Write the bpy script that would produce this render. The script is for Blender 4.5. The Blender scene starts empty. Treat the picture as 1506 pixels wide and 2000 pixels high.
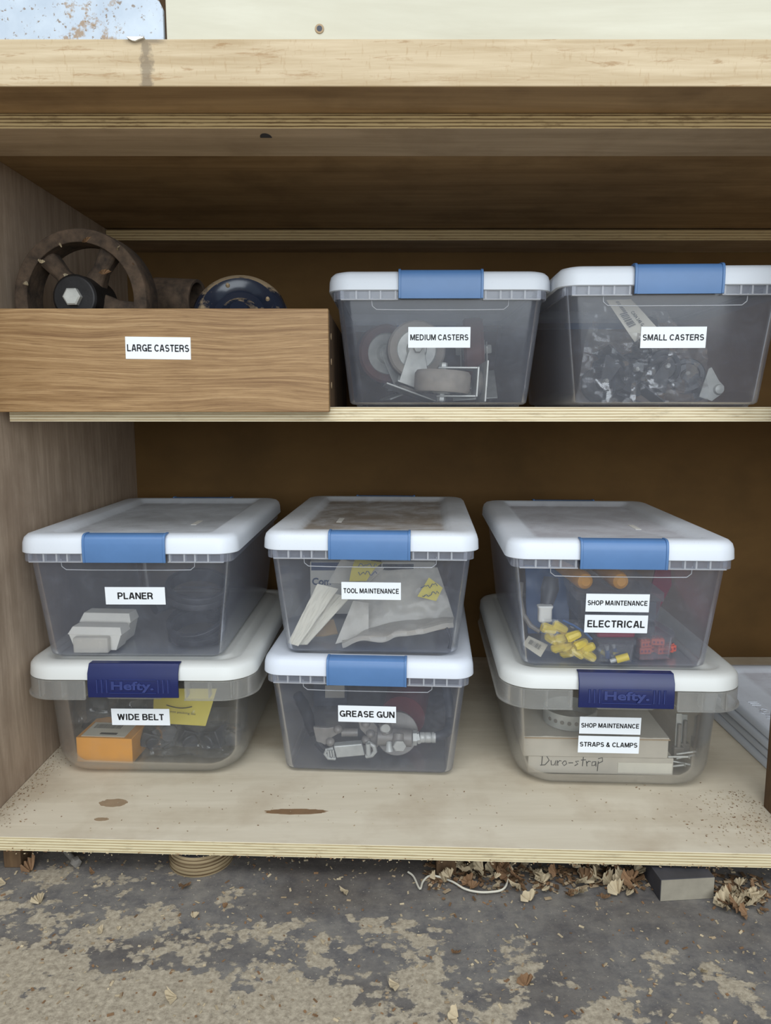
import bpy, bmesh, math, random
from math import sin, cos, pi, radians as R
from mathutils import Vector, Matrix, noise

C = bpy.context.scene.collection
S = bpy.context.scene
rnd = random.Random(7)

# ------------------------------------------------------------------ camera, world, lights, exposure
EYE = 0.555                                   # the lens is level with the middle shelf
PITCH = math.atan(205 / 1450)
cam = bpy.data.cameras.new('camera')
cam.sensor_fit = 'VERTICAL'; cam.sensor_height = 24; cam.lens = 17.4; cam.clip_start = .02
cam_o = bpy.data.objects.new('camera', cam); C.objects.link(cam_o)
cam_o.location = (0, 0, EYE); cam_o.rotation_euler = (pi / 2 - PITCH, 0, 0)
S.camera = cam_o

wd = bpy.data.worlds.new('shop_light'); S.world = wd; wd.use_nodes = True
wn = wd.node_tree.nodes['Background']
wn.inputs[0].default_value = (.80, .90, 1.0, 1); wn.inputs[1].default_value = .43

def area(name, loc, target, sx, sy, power, col):
    l = bpy.data.lights.new(name, 'AREA'); l.shape = 'RECTANGLE'; l.size = sx; l.size_y = sy
    l.energy = power; l.color = col
    o = bpy.data.objects.new(name, l); C.objects.link(o); o.location = loc
    o.rotation_euler = (Vector(target) - Vector(loc)).to_track_quat('-Z', 'Y').to_euler()
area('added_front_fill', (.5, -2.4, 1.35), (-.1, 1.2, .45), 3.2, 2.0, 82, (.88, .95, 1))  # added fill light behind the camera, brightens the dark cabinet interior
area('ceiling_lamp', (-.2, -.75, 2.6), (.1, .8, .2), 2.6, 1.2, 42, (.95, .98, 1))

S.view_settings.view_transform = 'Standard'; S.view_settings.look = 'None'
S.view_settings.gamma = 1; S.view_settings.use_curve_mapping = False
S.view_settings.exposure = 0.16
try:
    S.cycles.transparent_max_bounces = 40; S.cycles.max_bounces = 10; S.cycles.diffuse_bounces = 5
    S.cycles.caustics_reflective = False; S.cycles.caustics_refractive = False
except Exception:
    pass

# ------------------------------------------------------------------ helpers
def ray(px, py):
    a = (px - 753) / 1450; b = (1000 - py) / 1450; c, s = cos(PITCH), sin(PITCH)
    return Vector((a, b * s + c, b * c - s))
def at(px, py, y):
    d = ray(px, py); d = d * (y / d.y); return Vector((d.x, d.y, d.z + EYE))
def on_plane(px, py, P, N):
    d = ray(px, py); o = Vector((0, 0, EYE)); return o + d * ((P - o).dot(N) / d.dot(N))
def on_level(px, py, z):
    return on_plane(px, py, Vector((0, 0, z)), Vector((0, 0, 1)))
def lin(r, g, b):
    f = lambda v: (v / 255 / 12.92) if v / 255 <= .04045 else ((v / 255 + .055) / 1.055) ** 2.4
    return (f(r), f(g), f(b), 1)

class Nodes:
    def __init__(s, name):
        s.m = bpy.data.materials.new(name); s.m.use_nodes = True
        s.t = s.m.node_tree; s.n = s.t.nodes; s.n.clear()
        s.out = s.n.new('ShaderNodeOutputMaterial')
    def new(s, kind, **kw):
        n = s.n.new('ShaderNode' + kind)
        for k, v in kw.items():
            if k.startswith('i_'):
                key = k[2:]; key = int(key) if key.isdigit() else key.replace('_', ' ')
                s.put(n.inputs[key], v)
            else: setattr(n, k, v)
        return n
    def put(s, sock, v):
        if isinstance(v, bpy.types.NodeSocket): s.t.links.new(v, sock)
        else: sock.default_value = v
    def coord(s, scale=(1, 1, 1), rot=(0, 0, 0), loc=(0, 0, 0)):
        tc = s.new('TexCoord'); mp = s.new('Mapping')
        s.t.links.new(tc.outputs['Object'], mp.inputs['Vector'])
        mp.inputs['Scale'].default_value = scale; mp.inputs['Rotation'].default_value = rot; mp.inputs['Location'].default_value = loc
        return mp.outputs[0]
    def noise(s, vec, scale, detail=4, rough=.6, dist=0):
        return s.new('TexNoise', i_Vector=vec, i_Scale=scale, i_Detail=detail, i_Roughness=rough, i_Distortion=dist).outputs['Fac']
    def ramp(s, fac, stops, interp='LINEAR'):
        n = s.new('ValToRGB', i_Fac=fac); cr = n.color_ramp; cr.interpolation = interp
        while len(cr.elements) < len(stops): cr.elements.new(.5)
        for e, (p, c) in zip(cr.elements, stops):
            e.position = p; e.color = c if len(c) == 4 else (c[0], c[0], c[0], 1)
        return n.outputs[0]
    def step(s, fac, a, b):
        return s.new('MapRange', i_0=fac, i_1=a, i_2=b).outputs[0]
    def math(s, op, a, b=0.0):
        return s.new('Math', operation=op, i_0=a, i_1=b).outputs[0]
    def mix(s, fac, a, b, mode='MIX'):
        n = s.new('Mix', data_type='RGBA', blend_type=mode)
        s.put(n.inputs[0], fac); s.put(n.inputs[6], a); s.put(n.inputs[7], b); return n.outputs[2]
    def bump(s, h, strength=.3, dist=.002):
        return s.new('Bump', i_Height=h, i_Strength=strength, i_Distance=dist).outputs[0]
    def done(s, color, rough=.5, metal=0.0, normal=None, spec=.5, **kw):
        p = s.new('BsdfPrincipled'); s.put(p.inputs['Base Color'], color); s.put(p.inputs['Roughness'], rough)
        s.put(p.inputs['Metallic'], metal); s.put(p.inputs['Specular IOR Level'], spec)
        for k, v in kw.items(): s.put(p.inputs[k.replace('_', ' ')], v)
        if normal is not None: s.t.links.new(normal, p.inputs['Normal'])
        s.t.links.new(p.outputs[0], s.out.inputs[0]); return s.m
    def xyz(s):
        tc = s.new('TexCoord'); sp = s.new('SeparateXYZ'); s.t.links.new(tc.outputs['Object'], sp.inputs[0]); return sp.outputs

def plain(name, rgb, rough=.5, metal=0.0, var=.12, scale=30, bump=.0):
    """one colour, gently mottled by noise"""
    k = Nodes(name); v = k.coord(); f = k.noise(v, scale, 5)
    c = lin(*rgb); d = tuple(x * (1 - var * 2) for x in c[:3]) + (1,)
    col = k.mix(k.step(f, .3, .7), d, c)
    return k.done(col, rough, metal, k.bump(f, bump) if bump else None)

def wood(name, light, dark, axis='x', grain=26, stretch=22, blotch=None, blotch_amt=.4, rough=.6, lines=.5, fleck=0):
    k = Nodes(name)
    sc = {'x': (1, stretch, stretch), 'z': (stretch, stretch, 1), 'y': (stretch, 1, stretch)}[axis]
    v = k.coord(sc); f = k.noise(v, grain / 8, 6, .65, .6)
    f2 = k.noise(k.coord(tuple(q * 3 for q in sc)), grain / 6, 4, .7)
    g = k.math('ADD', k.math('MULTIPLY', f, 1 - lines * .5), k.math('MULTIPLY', f2, lines * .5))
    col = k.mix(k.step(g, .34, .66), lin(*dark), lin(*light))
    if blotch:
        b = k.noise(k.coord((1, 1, 1)), 9, 5, .6)
        col = k.mix(k.math('MULTIPLY', k.step(b, .48, .7), blotch_amt), col, lin(*blotch))
    if fleck:
        q = k.noise(k.coord((60, 60, 60) if fleck < 2 else (30, 140, 140)), 3, 3, .8)
        col = k.mix(k.step(q, .70, .78), col, lin(*dark))
    return k.done(col, rough, 0, k.bump(g, .15, .001), .3)

M = {}
M['ply_face'] = wood('plywood_face', (218, 207, 186), (200, 187, 164), 'x', 18, 9, (170, 150, 124), .5, .75, .5, 1)
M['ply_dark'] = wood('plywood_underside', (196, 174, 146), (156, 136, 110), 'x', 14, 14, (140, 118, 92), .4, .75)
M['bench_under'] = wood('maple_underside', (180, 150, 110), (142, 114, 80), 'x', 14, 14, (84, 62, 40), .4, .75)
M['side'] = wood('walnut_side', (192, 172, 152), (152, 133, 114), 'z', 30, 12, (134, 114, 96), .45, .7, .8)
M['back'] = wood('hardboard', (108, 80, 42), (94, 68, 34), 'x', 22, 2, (82, 60, 29), .5, .8, .6, 1)
M['new_ply'] = wood('new_plywood', (202, 199, 182), (182, 177, 158), 'x', 14, 12, (188, 183, 164), .5, .65, .4)
M['dirty_wood'] = wood('dirty_wood', (112, 88, 62), (66, 48, 34), 'z', 30, 8, (60, 46, 36), .6, .85, .7, 1)

def ply_edge(name, t, n=7, light=(206, 186, 146), dark=(138, 110, 74), grime=.3):
    k = Nodes(name); z = k.xyz()[2]
    wob = k.math('MULTIPLY', k.noise(k.coord((4, 4, 60)), 5, 4), .0012)
    w = k.math('MULTIPLY', k.math('ADD', z, wob), 2 * pi * n / t)
    sgn = k.math('SINE', w)
    gr = k.noise(k.coord((8, 8, 420)), 2, 4, .7)
    a = k.math('ADD', k.math('MULTIPLY', sgn, .5), k.math('MULTIPLY', gr, 1.15))
    col = k.mix(k.step(a, .05, .62), lin(*dark), lin(*light))
    b = k.noise(k.coord((14, 14, 70)), 2, 5, .7)
    col = k.mix(k.math('MULTIPLY', k.step(b, .55, .72), grime), col, lin(84, 60, 36))
    return k.done(col, .8, 0, k.bump(a, .3, .0006), .2)
M['edge_old'] = ply_edge('plywood_edge_old', .0185, 5, (186, 162, 118), (96, 74, 46), .7)
M['edge_back'] = ply_edge('plywood_edge_back', .0185, 4, (206, 182, 136), (150, 122, 84), .3)
M['edge'] = ply_edge('plywood_edge', .0185, 5, (222, 210, 180), (172, 150, 114), .3)
M['edge_low'] = ply_edge('plywood_edge_bottom', .0175, 5, (216, 203, 168), (166, 145, 108), .35)
M['edge_dirty'] = ply_edge('plywood_edge_dirty', .0185, 4, (150, 132, 102), (84, 66, 46), .6)

def maple_block():
    k = Nodes('maple_butcher_block')
    f = k.noise(k.coord((1.2, 20, 26)), 4, 6, .65, .4)
    col = k.mix(k.step(f, .35, .68), lin(168, 146, 112), lin(196, 178, 148))
    s = k.noise(k.coord((7, 7, 45)), 3, 5, .7, .5)
    col = k.mix(k.math('MULTIPLY', k.step(s, .58, .68), .6), col, lin(140, 104, 60))
    fl = k.noise(k.coord((90, 90, 26)), 3, 2, .8)
    col = k.mix(k.math('MULTIPLY', k.step(fl, .6, .75), .4), col, lin(156, 126, 86))
    v = k.noise(k.coord((34, 34, 1.2)), 2, 3, .7)
    col = k.mix(k.math('MULTIPLY', k.step(v, .69, .73), .55), col, lin(150, 112, 66))
    x, y, z = k.xyz()
    # the dark glue stain at the end joint of two staves
    d = k.math('ABSOLUTE', k.math('ADD', x, .2335))
    wob = k.math('MULTIPLY', k.math('SUBTRACT', k.noise(k.coord((60, 60, 60)), 2, 4), .5), .016)
    dd = k.math('ADD', d, wob)
    st = k.math('SUBTRACT', 1.0, k.step(dd, .003, .0065))
    tp = k.math('MULTIPLY', k.step(z, .0375, .041), k.math('SUBTRACT', 1.0, k.step(dd, .012, .024)))
    col = k.mix(k.math('MULTIPLY', k.math('MAXIMUM', st, tp), .62), col, lin(92, 80, 66))
    return k.done(col, .55, 0, k.bump(f, .1, .001), .35)
M['maple'] = maple_block()

def oak():
    k = Nodes('oak_veneer')
    x, y, z = k.xyz()
    wob = k.noise(k.coord((2.2, 2, 5)), 1.8, 1, .4)
    zz = k.math('ADD', z, k.math('MULTIPLY', wob, .045))
    f = k.new('TexNoise', i_Scale=4.0, i_Detail=6, i_Roughness=.68, i_Distortion=.3)
    cb = k.new('CombineXYZ', i_0=k.math('MULTIPLY', x, 1.1), i_1=k.math('MULTIPLY', y, 6), i_2=k.math('MULTIPLY', zz, 74))
    k.t.links.new(cb.outputs[0], f.inputs['Vector'])
    g = k.new('TexNoise', i_Scale=9.0, i_Detail=4, i_Roughness=.7)
    cb2 = k.new('CombineXYZ', i_0=k.math('MULTIPLY', x, 2.4), i_1=k.math('MULTIPLY', y, 6), i_2=k.math('MULTIPLY', zz, 150))
    k.t.links.new(cb2.outputs[0], g.inputs['Vector'])
    col = k.ramp(f.outputs['Fac'], [(.3, lin(116, 84, 52)), (.46, lin(144, 112, 74)), (.6, lin(166, 134, 94)), (.74, lin(178, 148, 108))])
    col = k.mix(k.math('MULTIPLY', k.math('SUBTRACT', 1.0, k.step(g.outputs['Fac'], .40, .5)), .62), col, lin(106, 74, 42))
    return k.done(col, .5, 0, k.bump(g.outputs['Fac'], .12, .0006), .35)
M['oak'] = oak()

def concrete():
    k = Nodes('stained_concrete')
    x, y, z = k.xyz()
    n1 = k.noise(k.coord((1, 1.25, 1)), 17, 11, .68, .08)
    n2 = k.noise(k.coord((1, 2.2, 1)), 3, 4, .6, .4)
    # bare tan concrete shows where feet have worn the dark film, at the front and left
    bias = k.math('ADD', k.math('MULTIPLY', x, -.30), k.math('MULTIPLY', k.math('SUBTRACT', .735, y), 1.25))
    h = k.math('ADD', k.math('ADD', n1, k.math('MULTIPLY', n2, .45)), bias)
    cell = k.new('TexVoronoi', i_Scale=95.0, i_Vector=k.coord((1, 1.1, 1))).outputs['Distance']
    h = k.math('ADD', h, k.math('MULTIPLY', k.math('SUBTRACT', .35, cell), .16))
    m = k.step(h, .765, .80)
    fine = k.noise(k.coord(), 160, 5, .75)
    mid = k.noise(k.coord((1, 1, 1)), 34, 6, .7)
    tan = k.mix(k.step(fine, .35, .68), lin(136, 125, 108), lin(188, 176, 155))
    film = k.mix(k.step(mid, .32, .68), lin(88, 86, 87), lin(128, 123, 116))
    film = k.mix(k.math('MULTIPLY', k.step(fine, .5, .7), .4), film, lin(138, 130, 122))
    film = k.mix(k.math('MULTIPLY', k.math('SUBTRACT', 1.0, k.step(n2, .36, .5)), .4), film, lin(66, 56, 50))
    col = k.mix(m, film, tan)
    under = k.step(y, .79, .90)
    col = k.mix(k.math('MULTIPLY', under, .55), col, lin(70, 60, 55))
    spk = k.noise(k.coord(), 330, 2, .6)
    col = k.mix(k.step(spk, .68, .74), col, lin(190, 180, 160))
    col = k.mix(k.math('SUBTRACT', 1.0, k.step(spk, .25, .29)), col, lin(48, 46, 48))
    pit = k.math('ADD', k.math('MULTIPLY', m, .25), k.math('MULTIPLY', fine, .6))
    return k.done(col, .62, 0, k.bump(pit, .5, .002), .4)
M['concrete'] = concrete()

def speckled_paint():
    k = Nodes('speckled_white_paint')
    n = k.noise(k.coord((1, 1, 1)), 230, 3, .6)
    col = k.mix(k.step(k.noise(k.coord(), 20, 4), .3, .7), lin(160, 172, 186), lin(188, 198, 208))
    col = k.mix(k.math('MULTIPLY', k.step(n, .61, .68), .85), col, lin(116, 92, 62))
    x, y, z = k.xyz()
    r = k.math('SUBTRACT', 1.0, k.step(k.math('ABSOLUTE', k.math('ADD', x, .297)), .02, .05))
    g = k.math('ADD', k.noise(k.coord(), 55, 5, .7), k.math('MULTIPLY', r, .14))
    col = k.mix(k.math('MULTIPLY', k.step(g, .66, .74), .8), col, lin(140, 108, 62))
    return k.done(col, .4)
M['speckled'] = speckled_paint()

def clear_plastic(name, fac=.052, tint=(.993, .994, .998), haze=(.77, .83, 1.0), rough=.2, edge=.34, dust=.035):
    """thin milky polypropylene: mostly see-through, a little scatter, a soft sheen"""
    k = Nodes(name)
    tr = k.new('BsdfTransparent', i_0=tint + (1,))
    df = k.new('BsdfDiffuse', i_0=haze + (1,)); tl = k.new('BsdfTranslucent', i_0=haze + (1,))
    m1 = k.new('MixShader', i_0=.35); k.t.links.new(df.outputs[0], m1.inputs[1]); k.t.links.new(tl.outputs[0], m1.inputs[2])
    lw = k.new('LayerWeight', i_Blend=.25).outputs['Facing']
    f = k.math('ADD', fac, k.math('MULTIPLY', k.math('POWER', lw, 2.0), edge))
    n = k.noise(k.coord(), 60, 6, .75)
    f = k.math('ADD', f, k.math('MULTIPLY', k.step(n, .5, .75), dust))
    f = k.math('MINIMUM', f, .95)
    m2 = k.new('MixShader'); k.put(m2.inputs[0], f); k.t.links.new(tr.outputs[0], m2.inputs[1]); k.t.links.new(m1.outputs[0], m2.inputs[2])
    gl = k.new('BsdfGlossy', i_Roughness=rough); gl.inputs[0].default_value = (1, 1, 1, 1)
    fr = k.new('Fresnel', i_IOR=1.38)
    m3 = k.new('MixShader'); k.t.links.new(k.math('MULTIPLY', fr.outputs[0], .6), m3.inputs[0]); k.t.links.new(m2.outputs[0], m3.inputs[1]); k.t.links.new(gl.outputs[0], m3.inputs[2])
    k.t.links.new(m3.outputs[0], k.out.inputs[0]); return k.m
M['tub'] = clear_plastic('clear_tub')
M['tub_rim'] = clear_plastic('clear_tub_rim', .10, edge=.4)
M['tub_rib'] = clear_plastic('clear_tub_rib', .5, haze=(.85, .87, .92), edge=.3)
M['tub_warm'] = clear_plastic('clear_tub_warm', .04, (.993, .991, .986), (.88, .88, .87), edge=.22)
M['tub_warm_rim'] = clear_plastic('clear_tub_warm_rim', .16, (.988, .985, .978), (.85, .85, .82))
M['bag'] = clear_plastic('clear_bag', .03, (.98, .98, .98), (.8, .8, .8), .07, .45, .05)
M['milky_bag'] = clear_plastic('milky_bag', .56, (.97, .96, .94), (.90, .86, .78), .16, .4, .12)
M['case'] = clear_plastic('clear_case', .10, (.92, .93, .95), (.7, .7, .75), .06, .5, .03)

def lid_plastic(name, base, dust, amount, rough=.42):
    k = Nodes(name)
    g = k.new('NewGeometry'); sp = k.new('SeparateXYZ'); k.t.links.new(g.outputs['Normal'], sp.inputs[0])
    up = k.step(sp.outputs[2], .55, .98)
    n = k.noise(k.coord((1, 1, 1)), 14, 7, .7, .4); n2 = k.noise(k.coord((1, 3, 1)), 55, 5, .75)
    X, Y, Z = k.xyz()
    inside = k.math('MULTIPLY', k.math('SUBTRACT', 1.0, k.step(k.math('ABSOLUTE', X), .094, .104)), k.math('SUBTRACT', 1.0, k.step(k.math('ABSOLUTE', Y), .166, .178)))
    up = k.math('MULTIPLY', up, k.math('ADD', .38, k.math('MULTIPLY', inside, .85)))
    d = k.math('MULTIPLY', k.math('MULTIPLY', up, amount), k.math('ADD', k.step(n, .12, .66), k.math('MULTIPLY', k.step(n2, .5, .75), .3)))
    sp2 = k.math('MULTIPLY', k.step(k.noise(k.coord(), 420, 2, .6), .70, .74), k.math('MULTIPLY', k.math('ADD', k.math('MULTIPLY', up, .8), .15), min(1, amount * 1.5)))
    col = k.mix(k.math('MINIMUM', d, .9), lin(*base), lin(*dust))
    col = k.mix(sp2, col, lin(96, 84, 72))
    k.done(col, k.math('ADD', rough, k.math('MULTIPLY', d, .4)), 0, None, .45)
    pb = [n for n in k.n if n.type == 'BSDF_PRINCIPLED'][0]; tl = k.new('BsdfTranslucent'); k.put(tl.inputs[0], k.mix(.5, col, (1, 1, 1, 1)))
    mx = k.new('MixShader', i_0=.24); k.t.links.new(pb.outputs[0], mx.inputs[1]); k.t.links.new(tl.outputs[0], mx.inputs[2]); k.t.links.new(mx.outputs[0], k.out.inputs[0])
    return k.m
M['lid'] = lid_plastic('white_lid', (236, 241, 248), (150, 138, 142), .50)
M['lid_planer'] = lid_plastic('white_lid_grey_dust', (236, 241, 248), (146, 145, 147), .55)
M['lid_dusty'] = lid_plastic('white_lid_brown_dust', (234, 239, 246), (142, 126, 108), .85)
M['lid_speck'] = lid_plastic('white_lid_specked', (234, 239, 248), (140, 124, 110), .30)
M['lid_cream'] = lid_plastic('off_white_lid', (232, 233, 230), (172, 158, 132), .36)
M['latch'] = plain('steel_blue_plastic', (82, 120, 168), .38, 0, .05)
M['navy'] = plain('navy_plastic', (17, 29, 84), .35, 0, .08)
M['navy_rim'] = plain('navy_plastic_highlight', (46, 58, 116), .45, 0, .1)  # same navy, lightened: highlights on the raised lettering and stripes put into the colour
M['label'] = plain('label_white', (232, 236, 240), .35, 0, .01)
M['ink'] = plain('label_ink', (18, 18, 22), .5, 0, .02)
M['black_rubber'] = plain('black_rubber', (54, 54, 60), .5, 0, .2, 60, .1)
M['iron'] = plain('rusty_cast_iron', (92, 74, 58), .9, 0, .4, 55, .8)
M['iron_dark'] = plain('oily_iron', (44, 42, 42), .5, .5, .25, 40, .3)
M['zinc'] = plain('zinc_steel', (196, 196, 190), .36, .2, .15, 50, .1)
M['steel'] = plain('dull_steel', (142, 136, 128), .42, .1, .2, 50, .15)
M['black_paint'] = plain('black_paint', (24, 26, 34), .35, 0, .1)
M['grey_rubber'] = plain('grey_rubber_tread', (146, 138, 128), .75, 0, .14, 50, .2)
M['maroon_rubber'] = plain('maroon_tread', (92, 56, 50), .7, 0, .2, 40, .2)
M['blue_black'] = None
M['carton'] = plain('white_carton', (226, 222, 212), .7, 0, .04)
M['cardboard'] = plain('pale_cardboard', (196, 188, 174), .8, 0, .07, 24, .1)
M['paper'] = plain('paper', (222, 216, 200), .7, 0, .05)
M['kraft'] = plain('tan_paper', (172, 148, 116), .8, 0, .12)
M['yellow_note'] = plain('yellow_note', (206, 190, 80), .7, 0, .06)
M['orange_box'] = plain('orange_carton', (232, 158, 48), .6, 0, .05)
M['blue_ink'] = plain('blue_print', (42, 66, 110), .6)
M['charcoal'] = plain('charcoal_parts', (48, 52, 64), .5, 0, .25, 40, .2)
M['yellow_plastic'] = plain('yellow_plastic', (232, 204, 56), .4, 0, .06)
M['amber_grip'] = plain('amber_grip', (214, 148, 30), .45, 0, .08)
M['blue_plastic'] = plain('blue_plastic', (36, 80, 132), .4, 0, .1)
M['orange_plastic'] = plain('orange_plastic', (226, 88, 46), .4, 0, .08)
M['maroon'] = plain('maroon_plastic', (146, 34, 62), .5, 0, .1)
M['red_tube'] = plain('dark_red_enamel', (104, 30, 34), .4, 0, .15)
M['white_plastic'] = plain('white_plastic', (226, 224, 218), .4, 0, .03)
M['shaving'] = plain('wood_shaving', (196, 178, 146), .85, 0, .2, 60)
M['shaving_brown'] = plain('brown_shaving', (142, 108, 76), .85, 0, .25, 60)
M['block_dark'] = plain('dark_stained_wood', (64, 62, 66), .8, 0, .2, 30)
M['block_front'] = plain('grey_end_wood', (150, 142, 126), .85, 0, .1, 60)
M['string'] = plain('white_string', (206, 200, 184), .8)
M['dust'] = plain('sawdust', (176, 154, 124), .95, 0, .25, 60)

def dusty_blue():
    k = Nodes('dusty_blue_steel')
    g = k.new('NewGeometry'); sp = k.new('SeparateXYZ'); k.t.links.new(g.outputs['Normal'], sp.inputs[0])
    n = k.noise(k.coord(), 22, 6, .7)
    d = k.step(k.math('ADD', n, k.math('MULTIPLY', sp.outputs[2], .45)), .74, .84)
    return k.done(k.mix(d, lin(36, 42, 56), lin(150, 130, 102)), k.math('ADD', .2, k.math('MULTIPLY', d, .6)), 0, k.bump(n, .1), .5)
M['blue_black'] = dusty_blue()

# ---- mesh building
def rrect(hw, hd, r, z, n=7, cx=0, cy=0):
    r = max(.0005, min(r, hw - 1e-4, hd - 1e-4)); P = []
    for (sx, sy, a0) in ((1, 1, 0), (-1, 1, pi / 2), (-1, -1, pi), (1, -1, 1.5 * pi)):
        for i in range(n + 1):
            a = a0 + pi / 2 * i / n
            P.append(Vector((cx + sx * (hw - r) + r * cos(a), cy + sy * (hd - r) + r * sin(a), z)))
    return P

class MB:
    def __init__(s): s.bm = bmesh.new()
    def quad(s, pts, m=0):
        f = s.bm.faces.new([s.bm.verts.new(p) for p in pts]); f.material_index = m; return f
    def box(s, x0, x1, y0, y1, z0, z1, m=0, mat=None):
        P = [Vector((x, y, z)) for z in (z0, z1) for x, y in ((x0, y0), (x1, y0), (x1, y1), (x0, y1))]
        if mat: P = [mat @ p for p in P]
        v = [s.bm.verts.new(p) for p in P]
        for q in ((3, 2, 1, 0), (4, 5, 6, 7), (0, 1, 5, 4), (1, 2, 6, 5), (2, 3, 7, 6), (3, 0, 4, 7)):
            s.bm.faces.new([v[i] for i in q]).material_index = m
        return s
    def loft(s, rings, cap0=True, cap1=True, m=0, close=False):
        vs = [[s.bm.verts.new(p) for p in r] for r in rings]; n = len(vs[0])
        pairs = list(zip(vs, vs[1:])) + ([(vs[-1], vs[0])] if close else [])
        for a, b in pairs:
            for i in range(n):
                s.bm.faces.new((a[i], a[(i + 1) % n], b[(i + 1) % n], b[i])).material_index = m
        if not close:
            if cap0: s.bm.faces.new(vs[0][::-1]).material_index = m
            if cap1: s.bm.faces.new(vs[-1]).material_index = m
        return s
    def lathe(s, prof, o=(0, 0, 0), axis=(0, 0, 1), seg=32, m=0, close=False):
        """prof: list of (radius, height along axis)"""
        q = Vector(axis).to_track_quat('Z', 'Y').to_matrix(); o = Vector(o)
        rings = [[o + q @ Vector((max(r, 1e-5) * cos(2 * pi * i / seg), max(r, 1e-5) * sin(2 * pi * i / seg), h)) for i in range(seg)] for r, h in prof]
        return s.loft(rings, m=m, close=close)
    def cyl(s, a, b, r, r2=None, seg=20, m=0):
        a, b = Vector(a), Vector(b); return s.lathe([(r, 0), (r if r2 is None else r2, (b - a).length)], a, b - a, seg, m)
    def tube(s, path, r, seg=8, m=0, closed=False):
        P = [Vector(p) for p in path]; rings = []; up = Vector((.13, .2, .97))
        for i, p in enumerate(P):
            if closed: t = (P[(i + 1) % len(P)] - P[i - 1])
            else: t = (P[min(i + 1, len(P) - 1)] - P[max(i - 1, 0)])
            t.normalize(); u = up - t * up.dot(t)
            if u.length < .1: u = Vector((1, 0, 0)) - t * t.x
            u.normalize(); w = t.cross(u); up = u
            rr = r[i] if isinstance(r, (list, tuple)) else r
            rings.append([p + (u * cos(2 * pi * k / seg) + w * sin(2 * pi * k / seg)) * rr for k in range(seg)])
        return s.loft(rings, close=closed, m=m)
    def prism(s, poly, d0, d1, axis='x', m=0, mat=None):
        """poly: 2-D outline; axis x -> (y,z), y -> (x,z), z -> (x,y)"""
        def P(p, d): 
            v = {'x': (d, p[0], p[1]), 'y': (p[0], d, p[1]), 'z': (p[0], p[1], d)}[axis]
            v = Vector(v); return mat @ v if mat else v
        return s.loft([[P(p, d0) for p in poly], [P(p, d1) for p in poly]], m=m)
    def sheet(s, c, nu=10, nv=10, amp=.003, freq=25, seed=0, th=.0006, m=0, fn=None):
        """a crumpled sheet between four corners (ll, lr, ur, ul), with a real thickness"""
        c = [Vector(p) for p in c]; n = (c[1] - c[0]).cross(c[3] - c[0]).normalized(); G = []
        for j in range(nv + 1):
            row = []
            for i in range(nu + 1):
                u, v = i / nu, j / nv
                p = c[0] * (1 - u) * (1 - v) + c[1] * u * (1 - v) + c[2] * u * v + c[3] * (1 - u) * v
                d = noise.noise(p * freq + Vector((seed * 7.3, seed * 3.1, 0))) * amp
                if fn: d += fn(u, v)
                row.append(p + n * d)
            G.append(row)
        F = [[s.bm.verts.new(p) for p in row] for row in G]; B = [[s.bm.verts.new(p - n * th) for p in row] for row in G]
        def f(*v): s.bm.faces.new(v).material_index = m
        for j in range(nv):
            for i in range(nu):
                f(F[j][i], F[j][i + 1], F[j + 1][i + 1], F[j + 1][i]); f(B[j][i], B[j + 1][i], B[j + 1][i + 1], B[j][i + 1])
        for i in range(nu):
            f(F[0][i], B[0][i], B[0][i + 1], F[0][i + 1]); f(F[nv][i], F[nv][i + 1], B[nv][i + 1], B[nv][i])
        for j in range(nv):
            f(F[j][0], F[j + 1][0], B[j + 1][0], B[j][0]); f(F[j][nu], B[j][nu], B[j + 1][nu], F[j + 1][nu])
        return s
    def blob(s, o, rad, seed=0, amp=.2, freq=30, sub=3, m=0):
        r = bmesh.ops.create_icosphere(s.bm, subdivisions=sub, radius=1)
        for v in r['verts']:
            d = v.co.normalized(); k = 1 + noise.noise(d * freq / 10 + Vector((seed * 3.7, seed, 0))) * amp
            v.co = Vector(o) + Vector((d.x * rad[0] * k, d.y * rad[1] * k, d.z * rad[2] * k))
        return s
    def build(s, name, mat, parent=None, world=False, bevel=0, smooth=35, seg=2, origin=None):
        bm = s.bm; bmesh.ops.recalc_face_normals(bm, faces=bm.faces)
        loc = Vector((0, 0, 0))
        if world:
            if parent:
                inv = (Matrix.Translation(parent.location) @ parent.rotation_euler.to_matrix().to_4x4()).inverted()
                bmesh.ops.transform(bm, matrix=inv, verts=bm.verts)
            else:
                if origin is None:
                    xs = [v.co for v in bm.verts]
                    origin = Vector(((min(p.x for p in xs) + max(p.x for p in xs)) / 2, (min(p.y for p in xs) + max(p.y for p in xs)) / 2, min(p.z for p in xs)))
                loc = Vector(origin); bmesh.ops.translate(bm, vec=-loc, verts=bm.verts)
        me = bpy.data.meshes.new(name); bm.to_mesh(me); bm.free()
        for q in (mat if isinstance(mat, (list, tuple)) else [mat]): me.materials.append(M[q] if isinstance(q, str) else q)
        if smooth:
            me.shade_smooth(); me.set_sharp_from_angle(angle=R(smooth))
        o = bpy.data.objects.new(name, me); C.objects.link(o); o.location = loc
        if parent: o.parent = parent
        if bevel:
            b = o.modifiers.new('bevel', 'BEVEL'); b.width = bevel; b.segments = seg; b.limit_method = 'ANGLE'; b.angle_limit = R(40)
        return o

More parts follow.
